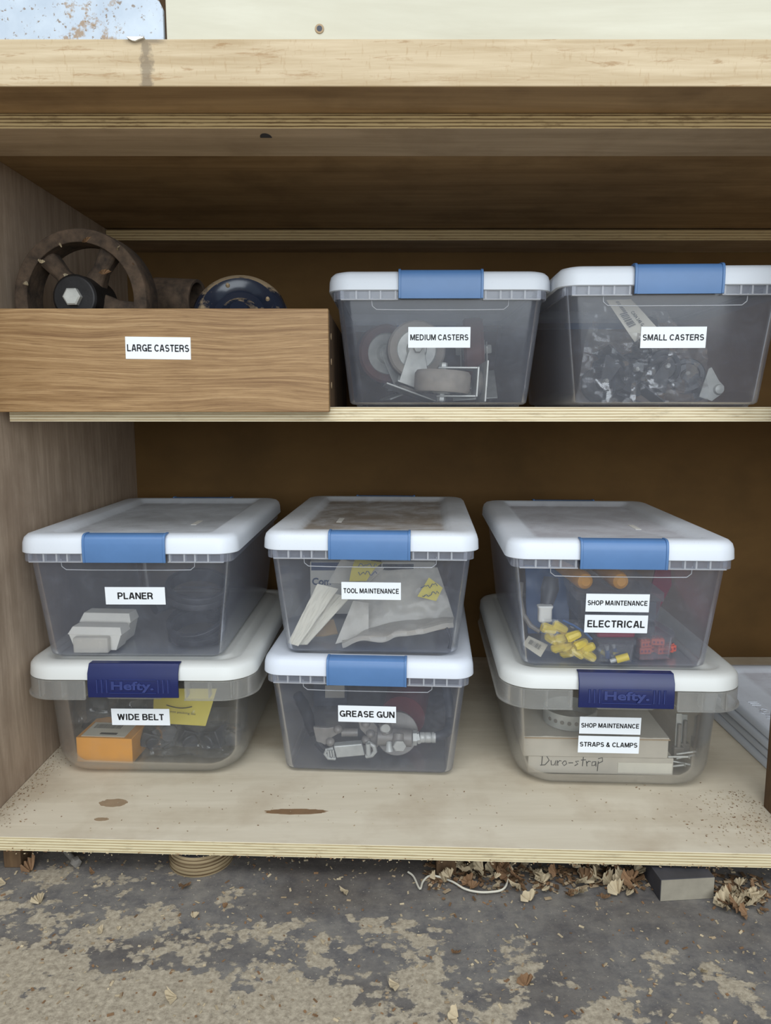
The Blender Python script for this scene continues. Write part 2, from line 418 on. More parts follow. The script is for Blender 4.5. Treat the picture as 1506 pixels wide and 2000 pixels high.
def thing(name, label, cat, loc, rotz=0, group=None):
    o = bpy.data.objects.new(name, None); C.objects.link(o); o.empty_display_size = .02
    o.location = loc; o.rotation_euler = (0, 0, rotz)
    return tag(o, label, cat, group)
def tag(o, label, cat, group=None, kind=None):
    o['label'] = label; o['category'] = cat
    if group: o['group'] = group
    if kind: o['kind'] = kind
    return o
def ply_panel(name, x0, x1, y0, y1, z0, z1, parent, edge, faces, base=(0, 0, 0)):
    """a sheet of plywood: laminated edges, plain faces; the object's own origin is on its lower face"""
    mb = MB(); mb.box(x0, x1, y0, y1, 0, z1 - z0)
    for f in mb.bm.faces:
        f.normal_update(); f.material_index = 1 if abs(f.normal.z) < .5 else 0
    o = mb.build(name, [faces, edge], parent, bevel=.0006); o.location = (0, 0, z0); return o

def text_mesh(body, w, h, depth=.0002, bold=.018, name='lettering'):
    """flat letters centred on the origin in the x-z plane, facing -y"""
    cu = bpy.data.curves.new('letters', 'FONT'); cu.body = body; cu.size = 1; cu.offset = bold; cu.extrude = .02; cu.resolution_u = 3
    o = bpy.data.objects.new('letters', cu); C.objects.link(o)
    dg = bpy.context.evaluated_depsgraph_get(); me = bpy.data.meshes.new_from_object(o.evaluated_get(dg))
    bpy.data.objects.remove(o); bpy.data.curves.remove(cu); me.name = name
    xs = [v.co.x for v in me.vertices]; ys = [v.co.y for v in me.vertices]; x0, x1, y0, y1 = min(xs), max(xs), min(ys), max(ys)
    for v in me.vertices:
        X = ((v.co.x - x0) / (x1 - x0) - .5) * w; Z = ((v.co.y - y0) / (y1 - y0) - .5) * h; Y = -v.co.z / .02 * depth / 2 - depth / 2
        v.co = (X, Y, Z)
    return me
def add_text(body, w, h, parent, mat, loc=(0, 0, 0), rot=(0, 0, 0), depth=.0002, bold=.018, name='lettering'):
    me = text_mesh(body, w, h, depth, bold, name); me.materials.append(M[mat])
    o = bpy.data.objects.new(name, me); C.objects.link(o); o.parent = parent; o.location = loc; o.rotation_euler = rot; return o

# ------------------------------------------------------------------ setting
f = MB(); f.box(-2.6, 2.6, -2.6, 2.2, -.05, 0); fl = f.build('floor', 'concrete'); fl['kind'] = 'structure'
w_ = MB().box(-2.6, 2.6, 1.60, 1.70, 0, 3.0).build('wall_back', 'ply_dark'); w_['kind'] = 'structure'

XL, YB = -.4925, 1.465                          # inside faces of the cabinet's left side and back
cab = thing('storage_cabinet', 'open plywood base cabinet under the maple worktop with a middle shelf', 'cabinet', (0, 0, 0))
MB().box(XL - .019, XL, .800, YB, .030, .866).build('side_panel', 'side', cab, bevel=.0006)
MB().box(.95, .969, .800, YB, .030, .866).build('side_panel', 'side', cab, bevel=.0006)
MB().box(XL - .019, .969, YB, YB + .008, .030, .866).build('back_panel', 'back', cab)
ply_panel('shelf', -.4810, .949, .957, YB - .001, .5365, .555, cab, 'edge', 'ply_face')
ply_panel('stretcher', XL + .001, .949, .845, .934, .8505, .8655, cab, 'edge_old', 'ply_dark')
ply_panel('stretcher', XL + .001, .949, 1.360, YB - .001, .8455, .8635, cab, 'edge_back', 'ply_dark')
# the bottom board sits a little askew, its right end nearer
mb = MB(); yl, yr = .8215, .7845
sl = (yr - yl) / .97
pf = lambda x: yl + sl * (x + .465)
mb.prism([(XL + .0005, pf(XL)), (.949, pf(.949)), (.949, YB - .001), (XL + .0005, YB - .001)], 0, .0175, 'z')
mb.prism([(XL - .06, pf(XL - .06)), (XL + .0005, pf(XL)), (XL + .0005, .7995), (XL - .06, .7995)][::-1] if pf(XL) > .7995 else [(XL - .06, pf(XL)), (XL, pf(XL)), (XL, .7995), (XL - .06, .7995)], 0, .0175, 'z')
for q in mb.bm.faces:
    q.normal_update(); q.material_index = 1 if abs(q.normal.z) < .5 else 0
bo = mb.build('bottom_panel', ['ply_face', 'edge_low'], cab, bevel=.0006); bo.location = (0, 0, .0305)
MB().box(.484, .524, .795, .889, .0485, .8500).build('post', 'dirty_wood', cab, bevel=.001)['label'] = 'dark dirty post'
def foot(px, py0, w, d=.045):
    p = on_level(px, py0, 0); return MB().box(p.x, p.x + w, p.y, p.y + d, 0, .030).build('foot', 'dirty_wood', cab, bevel=.001)
foot(8, 1695, .021); foot(852, 1710, .024)
# left: hinge plate with its screw on the side panel
def hinge_plate():
    x = XL; y0 = .842; z = .142
    m = MB(); m.box(x, x + .004, y0 - .034, y0 + .018, z - .011, z + .011)
    m.box(x + .004, x + .010, y0 - .034, y0 - .006, z - .007, z + .007)
    h = m.build('hinge_plate', 'steel', cab, bevel=.001); h['label'] = 'grey steel hinge plate'
    s = MB(); s.lathe([(.0055, 0), (.0055, .0015), (.004, .0028), (0.0001, .0028)], (x + .004, y0 + .006, z), (1, 0, 0), 20)
    sc = s.build('screw', 'zinc', h)
    s = MB(); s.box(x + .0066, x + .0070, y0 + .003, y0 + .009, z - .0006, z + .0006); s.box(x + .0066, x + .0070, y0 + .0054, y0 + .0066, z - .003, z + .003)
    s.build('screw_slot', 'black_rubber', h)
hinge_plate()

q = on_plane(520, 269, Vector((0, 0, .8503)), Vector((0, 0, 1))); mb = MB()
mb.prism([(q.x + .0065 * cos(a), q.y + .013 * sin(a)) for a in [pi * i / 12 - pi for i in range(13)]], .8501, .8506, 'z'); mb.build('knot', 'block_dark', cab)['label'] = 'dark half-moon knot'
# worktop with what stands on it
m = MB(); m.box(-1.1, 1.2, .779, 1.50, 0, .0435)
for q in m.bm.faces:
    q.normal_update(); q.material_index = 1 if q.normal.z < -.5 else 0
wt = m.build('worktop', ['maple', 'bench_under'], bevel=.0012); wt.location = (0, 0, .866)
tag(wt, 'thick scarred maple worktop running across the top of the cabinet', 'worktop')
TOP = .9095
p0 = at(329.5, 40, .81).x
m = MB(); m.box(0, .98, 0, .018, .0012, .32)
o = m.build('plywood_board', 'new_ply', bevel=.0008); o.location = (p0, .80, TOP)
tag(o, 'clean pale plywood panel standing upright on the worktop', 'panel')
def add_knot(px, py, w):
    q = at(px, py, .7995); k = MB()
    k.lathe([(.0001, -.0006), (w * .62, -.0006), (w * .62, .0004), (.0001, .0004)], (q.x, q.y, q.z), (0, 1, 0), 24)
    k.build('knot', 'charcoal', o, world=True)
    k = MB(); k.lathe([(w * .62, -.0005), (w, -.0004), (w * 1.05, .0004), (w * .62, .0004)], (q.x, q.y, q.z), (0, 1, 0), 24, close=True)
    k.build('knot_ring', 'kraft', o, world=True)
add_knot(624, 56, .0044)
a = at(-60, 40, .80).x; b = p0 - .002
m = MB(); m.prism([(a, 0.0006), (b, 0.0006), (b, .036), (b - .021, .08), (b - .021, .3), (a, .3)], .797, .803, 'y')
ss = m.build('steel_sheet', 'speckled', bevel=.0006); ss.location = (0, 0, TOP)
tag(ss, 'bluish white painted steel sheet with brown speckles on the worktop, left of the plywood', 'metal sheet')
m = MB(); m.box(-.9, -.1, 1.02, 1.04, 0, .4); o2 = m.build('backing_board', 'dirty_wood', bevel=.001); o2.location = (0, 0, TOP)
tag(o2, 'brown board standing behind the speckled steel sheet', 'board')
q = at(265, 73, .7785)
m = MB(); m.prism([(-.0085, .0004), (.0085, .0004), (.0075, -.0008), (.003, -.002), (0, -.0034), (-.003, -.003), (-.006, -.0015)], -.0012, .014, 'y')
o3 = m.build('paint_flake', 'white_plastic'); o3.location = (q.x, .7775, TOP + .0004)
tag(o3, 'tiny white paint flake hanging over the worktop edge', 'paint flake')

# ------------------------------------------------------------------ bins
def bin_front(root, prof):
    """a point on, and the outward normal of, a bin's sloping front face"""
    (z0, y0), (z1, y1) = prof; rot = root.rotation_euler.to_matrix()
    n = rot @ Vector((0, -(z1 - z0), (y0 - y1) * -1)).normalized()
    if n.y > 0: n = -n
    return root.location + rot @ Vector((0, y0, z0)), n
def stick(root, prof, px, py, w, h, body, tw, th, tilt=0):
    P, N = bin_front(root, prof); c = on_plane(px, py, P, N)
    inv = (Matrix.Translation(root.location) @ root.rotation_euler.to_matrix().to_4x4()).inverted(); lc = inv @ c
    (z0, y0), (z1, y1) = prof; ang = math.atan2(y0 - y1, z1 - z0)
    m = MB(); m.box(-w / 2, w / 2, -.0004, .0001, -h / 2, h / 2)
    l = m.build('label', 'label', root, smooth=0); l.location = lc + Vector((0, -.0003, 0)); l.rotation_euler = (ang, tilt, 0)
    l['label'] = 'white label printed ' + body
    bold_text(body, tw, th, l, 'ink', (0, -.0004, 0))
    return l

# bold grotesque capitals as pen strokes; cap height 1
def arc(cx, cy, rx, ry, a0, a1, n=14): return [(cx + rx * cos(R(a0 + (a1 - a0) * i / n)), cy + ry * sin(R(a0 + (a1 - a0) * i / n))) for i in range(n + 1)]
_h = .092
GLYPH = {
 'A': (.76, [[(.09, 0), (.335, 1)], [(.425, 1), (.67, 0)], [(.2, .30), (.56, .30)]]),
 'B': (.72, [[(_h, 0), (_h, 1)], [(_h, 1 - .08), (.38, .92)] + arc(.40, .725, .2, .195, 85, -85, 8) + [(_h, .53)], [(_h, .53), (.4, .53)] + arc(.42, .305, .21, .225, 85, -85, 8) + [(_h, .08)]]),
 'C': (.76, [arc(.40, .5, .31, .42, 38, 322, 20)]),
 'D': (.76, [[(_h, 0), (_h, 1)], [(_h, .92), (.3, .92)] + arc(.33, .5, .335, .42, 85, -85, 14) + [(_h, .08)]]),
 'E': (.65, [[(_h, 0), (_h, 1)], [(_h, .92), (.62, .92)], [(_h, .52), (.57, .52)], [(_h, .08), (.64, .08)]]),
 'F': (.62, [[(_h, 0), (_h, 1)], [(_h, .92), (.6, .92)], [(_h, .5), (.53, .5)]]),
 'G': (.80, [arc(.41, .5, .32, .42, 40, 325, 20), [(.42, .43), (.71, .43), (.71, 0)]]),
 'H': (.74, [[(_h, 0), (_h, 1)], [(.648, 0), (.648, 1)], [(_h, .53), (.65, .53)]]),
 'I': (.28, [[(.14, 0), (.14, 1)]]),
 'K': (.76, [[(_h, 0), (_h, 1)], [(.13, .36), (.64, 1)], [(.30, .58), (.66, 0)]]),
 'L': (.61, [[(_h, 0), (_h, 1)], [(_h, .08), (.6, .08)]]),
 'M': (.88, [[(_h, 0), (_h, 1)], [(.788, 0), (.788, 1)], [(.13, 1), (.44, .06)], [(.75, 1), (.44, .06)]]),
 'N': (.74, [[(_h, 0), (_h, 1)], [(.648, 0), (.648, 1)], [(.12, .96), (.62, .04)]]),
 'O': (.80, [arc(.40, .5, .315, .42, 0, 360, 28)]),
 'P': (.69, [[(_h, 0), (_h, 1)], [(_h, .92), (.38, .92)] + arc(.38, .68, .22, .24, 85, -85, 8) + [(_h, .44)]]),
 'R': (.74, [[(_h, 0), (_h, 1)], [(_h, .92), (.4, .92)] + arc(.40, .70, .22, .22, 85, -85, 8) + [(_h, .48)], [(.38, .46), (.56, .36), (.59, .18), (.64, 0)]]),
 'S': (.70, [arc(.35, .70, .235, .225, 28, 240, 12) + [(.35, .51)] + arc(.35, .30, .255, .225, 70, -152, 12)]),
 'T': (.66, [[(.33, 0), (.33, 1)], [(.02, .92), (.64, .92)]]),
 'U': (.74, [[(_h, 1), (_h, .36)] + arc(.37, .36, .278, .28, 180, 360, 12) + [(.648, 1)]]),
 'W': (1.0, [[(.09, 1), (.27, 0)], [(.27, 0), (.5, .96)], [(.5, .96), (.73, 0)], [(.73, 0), (.91, 1)]]),
 '&': (.78, [[(.70, 0), (.24, .62), (.22, .80), (.34, .93), (.46, .80), (.40, .62), (.14, .40), (.10, .22), (.24, .08), (.40, .09), (.56, .24), (.64, .46)]]),
}
def bold_text(body, w, h, parent, mat, loc=(0, 0, 0), rot=(0, 0, 0), depth=.0001, half=.098):
    Q = []; x = 0
    for ch in body:
        if ch == ' ': x += .30; continue
        gw, strokes = GLYPH[ch]
        for st in strokes:
            n = len(st); L = []; closed = abs(st[0][0] - st[-1][0]) + abs(st[0][1] - st[-1][1]) < 1e-6
            for i in range(n):
                a = Vector(st[i - 1] if i else (st[-2] if closed else st[0])); b = Vector(st[i]); c = Vector(st[i + 1] if i < n - 1 else (st[1] if closed else st[-1]))
                d1 = (b - a).normalized() if (b - a).length > 1e-6 else (c - b).normalized(); d2 = (c - b).normalized() if (c - b).length > 1e-6 else d1
                t = (d1 + d2).normalized(); nn = Vector((-t.y, t.x)); k = half / max(.5, nn.dot(Vector((-d1.y, d1.x))))
                L.append((b + nn * k, b - nn * k))
            for (a0, a1), (b0, b1) in zip(L, L[1:]): Q.append([(x + p.x, p.y) for p in (a0, a1, b1, b0)])
        x += gw + .085
    X0 = min(p[0] for q in Q for p in q); X1 = max(p[0] for q in Q for p in q)
    m = MB()
    for q in Q:
        P = [((p[0] - X0) / (X1 - X0) * w - w / 2, (p[1] - .5) * h) for p in q]
        m.prism(P, -depth, 0, 'y')
    o = m.build('lettering', mat, parent, smooth=0); o.location = loc; o.rotation_euler = rot; return o

ST_PROF = ((.0, -.1885), (.140, -.1975))       # latch bin: front face height, depth
def tub_shell(rings, th):
    inner = [(hw - th, hd - th, max(.002, r - th), max(z, th)) for hw, hd, r, z in rings]
    R0 = [rrect(*q[:3], q[3]) for q in rings]; R1 = [rrect(*q[:3], q[3]) for q in inner][::-1]
    return R0 + R1
def latch_bin(label, loc, yaw, lidmat, brand=None, cat='storage bin'):
    t = thing('latch_bin', label, cat, loc, R(yaw), 'clear latch bins with white lids and light blue latches')
    bw = .1185
    rings = [(bw - .010, .1785, .010, .0), (bw - .009, .1795, .010, .003), (bw - .004, .1845, .014, .0035), (bw - .0008, .1878, .016, .006), (bw, .1886, .016, .010),
             (.1335, .1974, .018, .140), (.1345, .1982, .018, .153)]
    m = MB(); m.loft(tub_shell(rings, .0016)); m.build('tub', 'tub', t, smooth=40)
    # rim skirt: two ribbed flanges on the front and back, plain along the sides
    m = MB()
    for sy in (-1, 1):
        for sx in (-1, 1):
            x0, x1 = sx * .0545, sx * .128
            a, b = min(x0, x1), max(x0, x1); yo, yi = sy * .2035, sy * .1978
            m.box(a, b, min(yo, yo - sy * .0012), max(yo, yo - sy * .0012), .1365, .150)
            
    for sx in (-1, 1):
        m.box(min(sx * .1372, sx * .1360), max(sx * .1372, sx * .1360), -.188, .188, .1365, .150)
        m.box(min(sx * .1372, sx * .134), max(sx * .1372, sx * .134), -.186, .186, .1360, .1372)
        for sy in (-1, 1):                      # rounded corners
            P = [(sx * (.1232 + .014 * cos(a)), sy * (.1895 + .014 * sin(a))) for a in [pi / 2 * i / 6 for i in range(7)]]
            Q = [(sx * (.1232 + .0128 * cos(a)), sy * (.1895 + .0128 * sin(a))) for a in [pi / 2 * i / 6 for i in range(7)]]
            m.prism(P + Q[::-1], .1365, .150, 'z')
    m.build('rim_skirt', 'tub_rim', t)
    for sy in (-1, 1):
        for sx in (-1, 1):
            m = MB(); m.prism([(sx * .0545, sy * .1974), (sx * .0545, sy * .2036), (sx * .1275, sy * .2036), (sx * .1275, sy * .1974)], .1355, .1368, 'z'); m.build('rim_flange', 'tub_rib', t)
    for sx in (-1, 1):
        for x in (.0575, .0765, .0905, .1075):
            MB().box(sx * x - .0011, sx * x + .0011, -.2040, -.1965, .1366, .1478).build('rib', 'tub_rib', t)
    m = MB()                                     # moulded line below the rim
    P = [(-.088, -.1972, .139), (-.0875, -.1966, .129), (-.082, -.1963, .1245)] + [(x, -.1963, .124) for x in (-.05, 0, .05)] + [(.082, -.1963, .1245), (.0875, -.1966, .129), (.088, -.1972, .139)]
    m.tube(P, .0006, 6); m.build('moulded_line', 'tub_rib', t)
    # lid: turned-down rim, rounded shoulder, sunken panel
    W, L = .144, .2065
    rr = [(W - .0015, L - .0015, .026, .147), (W, L, .027, .148), (W - .0006, L - .0006, .027, .160), (W - .0025, L - .0025, .026, .1665), (W - .0065, L - .0065, .024, .1705), (W - .012, L - .012, .020, .172),
          (W - .034, L - .022, .014, .1722), (W - .037, L - .025, .012, .1714), (W - .0445, L - .037, .008, .1655), (W - .047, L - .040, .007, .1648)]
    under = [(W - .047, L - .040, .007, .1630), (W - .010, L - .010, .020, .1660), (W - .0042, L - .0042, .024, .158), (W - .0035, L - .0035, .024, .147)]
    m = MB(); m.loft([rrect(*q[:3], q[3], 9) for q in under[::-1]] , cap0=False, cap1=True)
    m2 = [rrect(*q[:3], q[3], 9) for q in rr]; m.loft(m2, cap0=False, cap1=True)
    a = rrect(*under[-1][:3], under[-1][3], 9); b = m2[0]; m.loft([a, b], False, False)
    bmesh.ops.remove_doubles(m.bm, verts=m.bm.verts, dist=1e-5)
    lid = m.build('lid', lidmat, t, smooth=50)
    m = MB(); mx = .055 if brand == 'r' else -.055   # moulded mark on the lid panel
    m.box(mx - .004, mx + .004, -.075, -.035, .1649, .1654); m.build('moulded_mark', 'white_plastic', lid)
    # latches on both short ends
    for s in (-1, 1):
        outer = [(-.1900, .1728), (-.2000, .1731), (-.2050, .1722), (-.2080, .1700), (-.2098, .1665), (-.2106, .160), (-.2108, .150), (-.2104, .143), (-.2096, .1365)]
        inner = [(-.2070, .1365), (-.2082, .143), (-.2084, .150), (-.2082, .160), (-.2076, .1650), (-.2062, .168), (-.2040, .1702), (-.1998, .1712), (-.1900, .1724)]
        pr = [(y * -s if s > 0 else y, z) for y, z in outer + inner]
        m = MB(); m.prism(pr, -.0515, .0515, 'x'); la = m.build('latch', 'latch', t, smooth=40, bevel=.0006); la['label'] = 'light blue latch'
        oc = [((y - .0011) * (-s if s > 0 else 1), z + (.0011 if i < 4 else 0)) for i, (y, z) in enumerate(outer)]
        ic = [(y * (-s if s > 0 else 1), z) for y, z in inner]
        for sx in (-1, 1):
            m = MB(); m.prism(oc + ic, sx * .0522 - .0016, sx * .0522 + .0016, 'x'); m.build('end_rib', 'latch', la, smooth=40, bevel=.0005)
    return t

HB_PROF = ((.045, -.1905), (.120, -.1945))
def wide_bin(label, loc, yaw):
    t = thing('latch_bin', label, 'storage bin', loc, R(yaw), 'rounded clear bins with off-white lids and navy latches')
    rb = .034; rings = []
    for i in range(9):
        a = pi / 2 * i / 8; k = 1 - sin(a); rings.append((.1345 - rb * k, .1895 - .022 * k, .05 - .024 * k, rb * (1 - cos(a))))
    rings += [(.1365, .1915, .05, .075), (.1395, .1945, .05, .122), (.1410, .1962, .05, .148)]
    m = MB(); m.loft(tub_shell(rings, .0018)); m.build('tub', 'tub_warm', t, smooth=40)
    # flared rim skirt, open where the latches swing
    W, L = .156, .213
    def skirt(m, z0, z1, e, lip):
        for sx in (-1, 1):
            P = [(sx * .066, -L - e)] + [(sx * (W - .045 + (.045 + e) * cos(a)), -(L - .045) - (.045 + e) * sin(a)) for a in [pi / 2 - pi / 2 * i / 10 for i in range(11)]]
            P += [(x, -y) for x, y in P[::-1]]
            Q = [(sx * .066, -L - e + lip)] + [(sx * (W - .045 + (.045 + e - lip) * cos(a)), -(L - .045) - (.045 + e - lip) * sin(a)) for a in [pi / 2 - pi / 2 * i / 10 for i in range(11)]]
            Q += [(x, -y) for x, y in Q[::-1]]
            m.prism(P + Q[::-1], z0, z1, 'z')
    m = MB(); skirt(m, .1235, .1475, 0, .0013); skirt(m, .1220, .1235, .0028, .004); skirt(m, .1462, .1475, 0, .014)
    m.build('rim_skirt', 'tub_warm_rim', t, smooth=40)
    for sx in (-1, 1):
        for x in (.068, .098, .128):
            MB().box(sx * x - .0008, sx * x + .0008, -L + .0012, -L + .016, .1240, .1465).build('rib', 'tub_warm_rim', t)
    rr = [(W - .0012, L - .0012, .044, .1480), (W, L, .045, .1488), (W - .0012, L - .0012, .044, .1625), (W - .0045, L - .0045, .042, .1668), (W - .010, L - .010, .038, .1690), (W - .020, L - .020, .030, .1697),
          (W - .023, L - .023, .028, .1690), (W - .026, L - .026, .026, .1672), (W - .034, L - .034, .02, .1672), (W - .037, L - .037, .018, .1690), (W - .040, L - .040, .016, .1697)]
    under = [(W - .012, L - .012, .038, .1660), (W - .0035, L - .0035, .042, .1600), (W - .0030, L - .0030, .042, .1480)]
    m = MB(); m.loft([rrect(*q[:3], q[3], 10) for q in under[::-1]], cap0=False); m2 = [rrect(*q[:3], q[3], 10) for q in rr]; m.loft(m2, cap0=False)
    m.loft([rrect(*under[-1][:3], under[-1][3], 10), m2[0]], False, False)
    bmesh.ops.remove_doubles(m.bm, verts=m.bm.verts, dist=1e-5); lid = m.build('lid', 'lid_cream', t, smooth=50)
    for s in (-1, 1):
        pr = [(-.200, .1712), (-.2120, .1716), (-.2190, .1600), (-.2205, .1440), (-.2195, .1270), (-.2170, .1270), (-.2170, .1440), (-.2155, .1590), (-.2105, .1690), (-.200, .1698)]
        pr = [(y * (-s if s > 0 else 1), z) for y, z in pr]
        m = MB(); m.prism(pr, -.060, .060, 'x'); la = m.build('latch', 'navy', t, smooth=40, bevel=.001); la['label'] = 'navy blue latch'
        if s < 0:
            ang = math.atan2(.0015, .016)
            add_text('Hefty.', .056, .0150, la, 'navy_rim', (0, -.2206, .1425), (-.05, 0, 0), .0009, .03)
            m = MB()
            for sx in (-1, 1):
                for k in range(3):
                    x = sx * (.034 + .0065 * k)
                    m.box(x - .0006, x + .0006, -.2212, -.2190, .134, .1520)
                    m.box(x + .0016, x + .0020, -.2210, -.2190, .134, .1520)
            m.box(-.031, .031, -.2211, -.2195, .1335, .1340); m.box(-.031, .031, -.2211, -.2190, .1520, .1524)
            m.build('moulded_stripe', 'navy_rim', la)
            m = MB(); m.prism([(-.04, 0), (.04, 0), (.034, -.0035), (-.034, -.0035)], -.2160, -.2110, 'y'); e = m.build('latch_tab', 'tub_warm_rim', t); e.location = (0, 0, .1275)
    return t

BOT = .0484; G = .172
b_medium = latch_bin('clear latch bin labelled MEDIUM CASTERS on the middle shelf', (.072, 1.180, .555), -.5, 'lid')
b_small = latch_bin('clear latch bin labelled SMALL CASTERS at the right end of the middle shelf', (.364, 1.140, .555), -2, 'lid')
b_wide = wide_bin('rounded clear bin with navy latch labelled WIDE BELT on the bottom shelf', (-.3285, 1.154, BOT), -1)
b_straps = wide_bin('rounded clear bin with navy latch labelled STRAPS & CLAMPS on the bottom shelf', (.3165, 1.119, BOT), -2.8)
b_grease = latch_bin('clear latch bin labelled GREASE GUN on the bottom shelf', (-.0124, 1.161, BOT), -3.6, 'lid_speck')
b_planer = latch_bin('clear latch bin labelled PLANER stacked on the wide belt bin', (-.336, 1.152, BOT + .1703), -.6, 'lid_planer', 'r')
b_tool = latch_bin('clear latch bin labelled TOOL MAINTENANCE stacked on the grease gun bin, lid brown with dust', (-.010, 1.1605, BOT + G + .0004), -3.1, 'lid_dusty', 'l')
b_elec = latch_bin('clear latch bin labelled ELECTRICAL stacked on the straps and clamps bin', (.306, 1.112, BOT + .1703), -2.8, 'lid', 'r')

stick(b_medium, ST_PROF, 858, 659, .0805, .0262, 'MEDIUM CASTERS', .0755, .0074)
stick(b_small, ST_PROF, 1315, 659, .0805, .0258, 'SMALL CASTERS', .0755, .0074)
stick(b_planer, ST_PROF, 264.5, 1163.5, .0795, .0240, 'PLANER', .0470, .0092)
stick(b_tool, ST_PROF, 725, 1154, .0795, .0240, 'TOOL MAINTENANCE', .0740, .0068)
stick(b_elec, ST_PROF, 1206, 1177.5, .0795, .0238, 'SHOP MAINTENANCE', .0750, .0064)
stick(b_elec, ST_PROF, 1203, 1218.5, .0795, .0238, 'ELECTRICAL', .0725, .0094)
stick(b_wide, HB_PROF, 275, 1400, .0795, .0240, 'WIDE BELT', .0635, .0090)
stick(b_grease, ST_PROF, 717, 1394.5, .0795, .0240, 'GREASE GUN', .0755, .0092)
stick(b_straps, HB_PROF, 1191.5, 1417, .0795, .0240, 'SHOP MAINTENANCE', .0750, .0064)
stick(b_straps, HB_PROF, 1188.5, 1454, .0795, .0240, 'STRAPS & CLAMPS', .0750, .0066)

# ------------------------------------------------------------------ drawer of large casters
dr = thing('drawer_box', 'oak-fronted wooden drawer labelled LARGE CASTERS standing on the middle shelf', 'drawer', (-.276, .935, .555))
MB().box(-.207, .2058, 0, .018, -.0062, .1195).build('front_panel', 'oak', dr, bevel=.0008)
for sx in (-1, 1):
    a, b = ((.1955, .2055) if sx > 0 else (-.206, -.198))
    w = MB().box(a, b, .0181, .42, .0004, .1175).build('side_panel', 'dirty_wood' if sx > 0 else 'ply_face', dr, bevel=.0006)
    if sx > 0:
        for z in (.028, .058, .090):
            MB().cyl((b - .001, .045, z), (b + .0008, .045, z), .0042).build('dowel', 'kraft', w)
MB().box(-.1975, .195, .408, .42, .0004, .1175).build('back_panel', 'ply_face', dr)
MB().box(-.1975, .195, .0181, .408, .010, .016).build('bottom_panel', 'ply_face', dr)
c = at(309, 680, .935)
m = MB(); m.box(-.0402, .0402, -.0004, .0, -.0134, .0134); l = m.build('label', 'label', dr, smooth=0)
l.location = c - dr.location + Vector((0, -.0001, 0)); l['label'] = 'white label printed LARGE CASTERS'; l.rotation_euler = (0, .012, 0)
bold_text('LARGE CASTERS', .0765, .0085, l, 'ink', (0, -.0004, 0))

def spoked_wheel():
    c = at(169, 588, .992); r = .0875
    t = thing('spoked_wheel', 'large rusty cast iron spoked caster wheel in the drawer, dusted with shavings', 'caster wheel', (c.x, c.y, c.z - r)); t.rotation_euler = (0, 0, R(-4))
    o = (0, 0, r)
    MB().lathe([(r * .80, -.018), (r * .985, -.018), (r, -.014), (r, .020), (r * .97, .024), (r * .80, .022)], o, (0, 1, 0), 72, close=True).build('rim', 'iron', t, bevel=.001)
    for k in range(5):
        a = R(60 + 72 * k); d = Vector((cos(a), 0, sin(a))); n = Vector((-sin(a), 0, cos(a)))
        m = MB(); rg = []
        for q, w, dd in ((.26, .0135, .012), (.5, .0095, .009), (.84, .0125, .012)):
            p = Vector(o) + d * r * q; rg.append([p + n * w + Vector((0, -dd * .5, 0)), p + n * w * .5 + Vector((0, -dd, 0)), p - n * w * .5 + Vector((0, -dd, 0)), p - n * w + Vector((0, -dd * .5, 0)), p - n * w + Vector((0, dd, 0)), p + n * w + Vector((0, dd, 0))])
        m.loft(rg).build('spoke', 'iron', t, bevel=.002)
    MB().lathe([(.0001, -.034), (.026, -.034), (.0285, -.031), (.030, .028), (.0001, .028)], o, (0, 1, 0), 48).build('hub', 'iron_dark', t, bevel=.001)
    m = MB(); P = [(.0115 * cos(pi / 3 * i + .3), .0115 * sin(pi / 3 * i + .3)) for i in range(6)]
    m.lathe([(.0001, -.042), (.0095, -.042), (.0115, -.0405), (.0115, -.034), (.0001, -.034)], o, (0, 1, 0), 6)
    m.build('bolt', 'zinc', t, smooth=0)
    return t
wheel_o = spoked_wheel()
a, b = at(306, 583, 1.10), at(387, 587, 1.085)
m = MB(); ax = (b - a); L_ = ax.length; m.lathe([(.024, 0), (.029, .0), (.029, L_), (.024, L_)], a, ax, 40, close=True)
tag(m.build('pipe', 'iron', world=True, bevel=.001), 'short rusty pipe lying between the two big wheels in the drawer', 'pipe')
def dished_wheel():
    c = at(468, 612, 1.045); r = .0635; ax = Vector((.06, -.86, .50)).normalized()
    t = thing('dished_wheel', 'dark blue dished steel caster wheel caked with tan dust in the drawer', 'caster wheel', (c.x, c.y, c.z - r * .85))
    o = c - t.location
    MB().lathe([(.0001, .010), (.012, .011), (.016, .004), (.026, .000), (.034, .002), (.040, .009), (.050, .012), (.058, .0085), (r, .000), (r, -.012), (.05, -.016), (.0001, -.016)], o, ax, 64).build('disc', 'blue_black', t)
    MB().lathe([(r - .002, -.012), (r + .003, -.014), (r + .003, -.034), (r - .004, -.036), (.0001, -.036), (.0001, -.0165)], o, ax, 64).build('tread', 'black_rubber', t)
    for k in range(4):
        a = pi / 2 * k + .4; q = ax.to_track_quat('Z', 'Y').to_matrix() @ Vector((.042 * cos(a), .042 * sin(a), .009))
        MB().lathe([(.0001, .0045), (.002, .004), (.003, .0015), (.003, 0), (.0001, 0)], o + q, ax, 16).build('rivet', 'kraft', t)
dished_wheel()

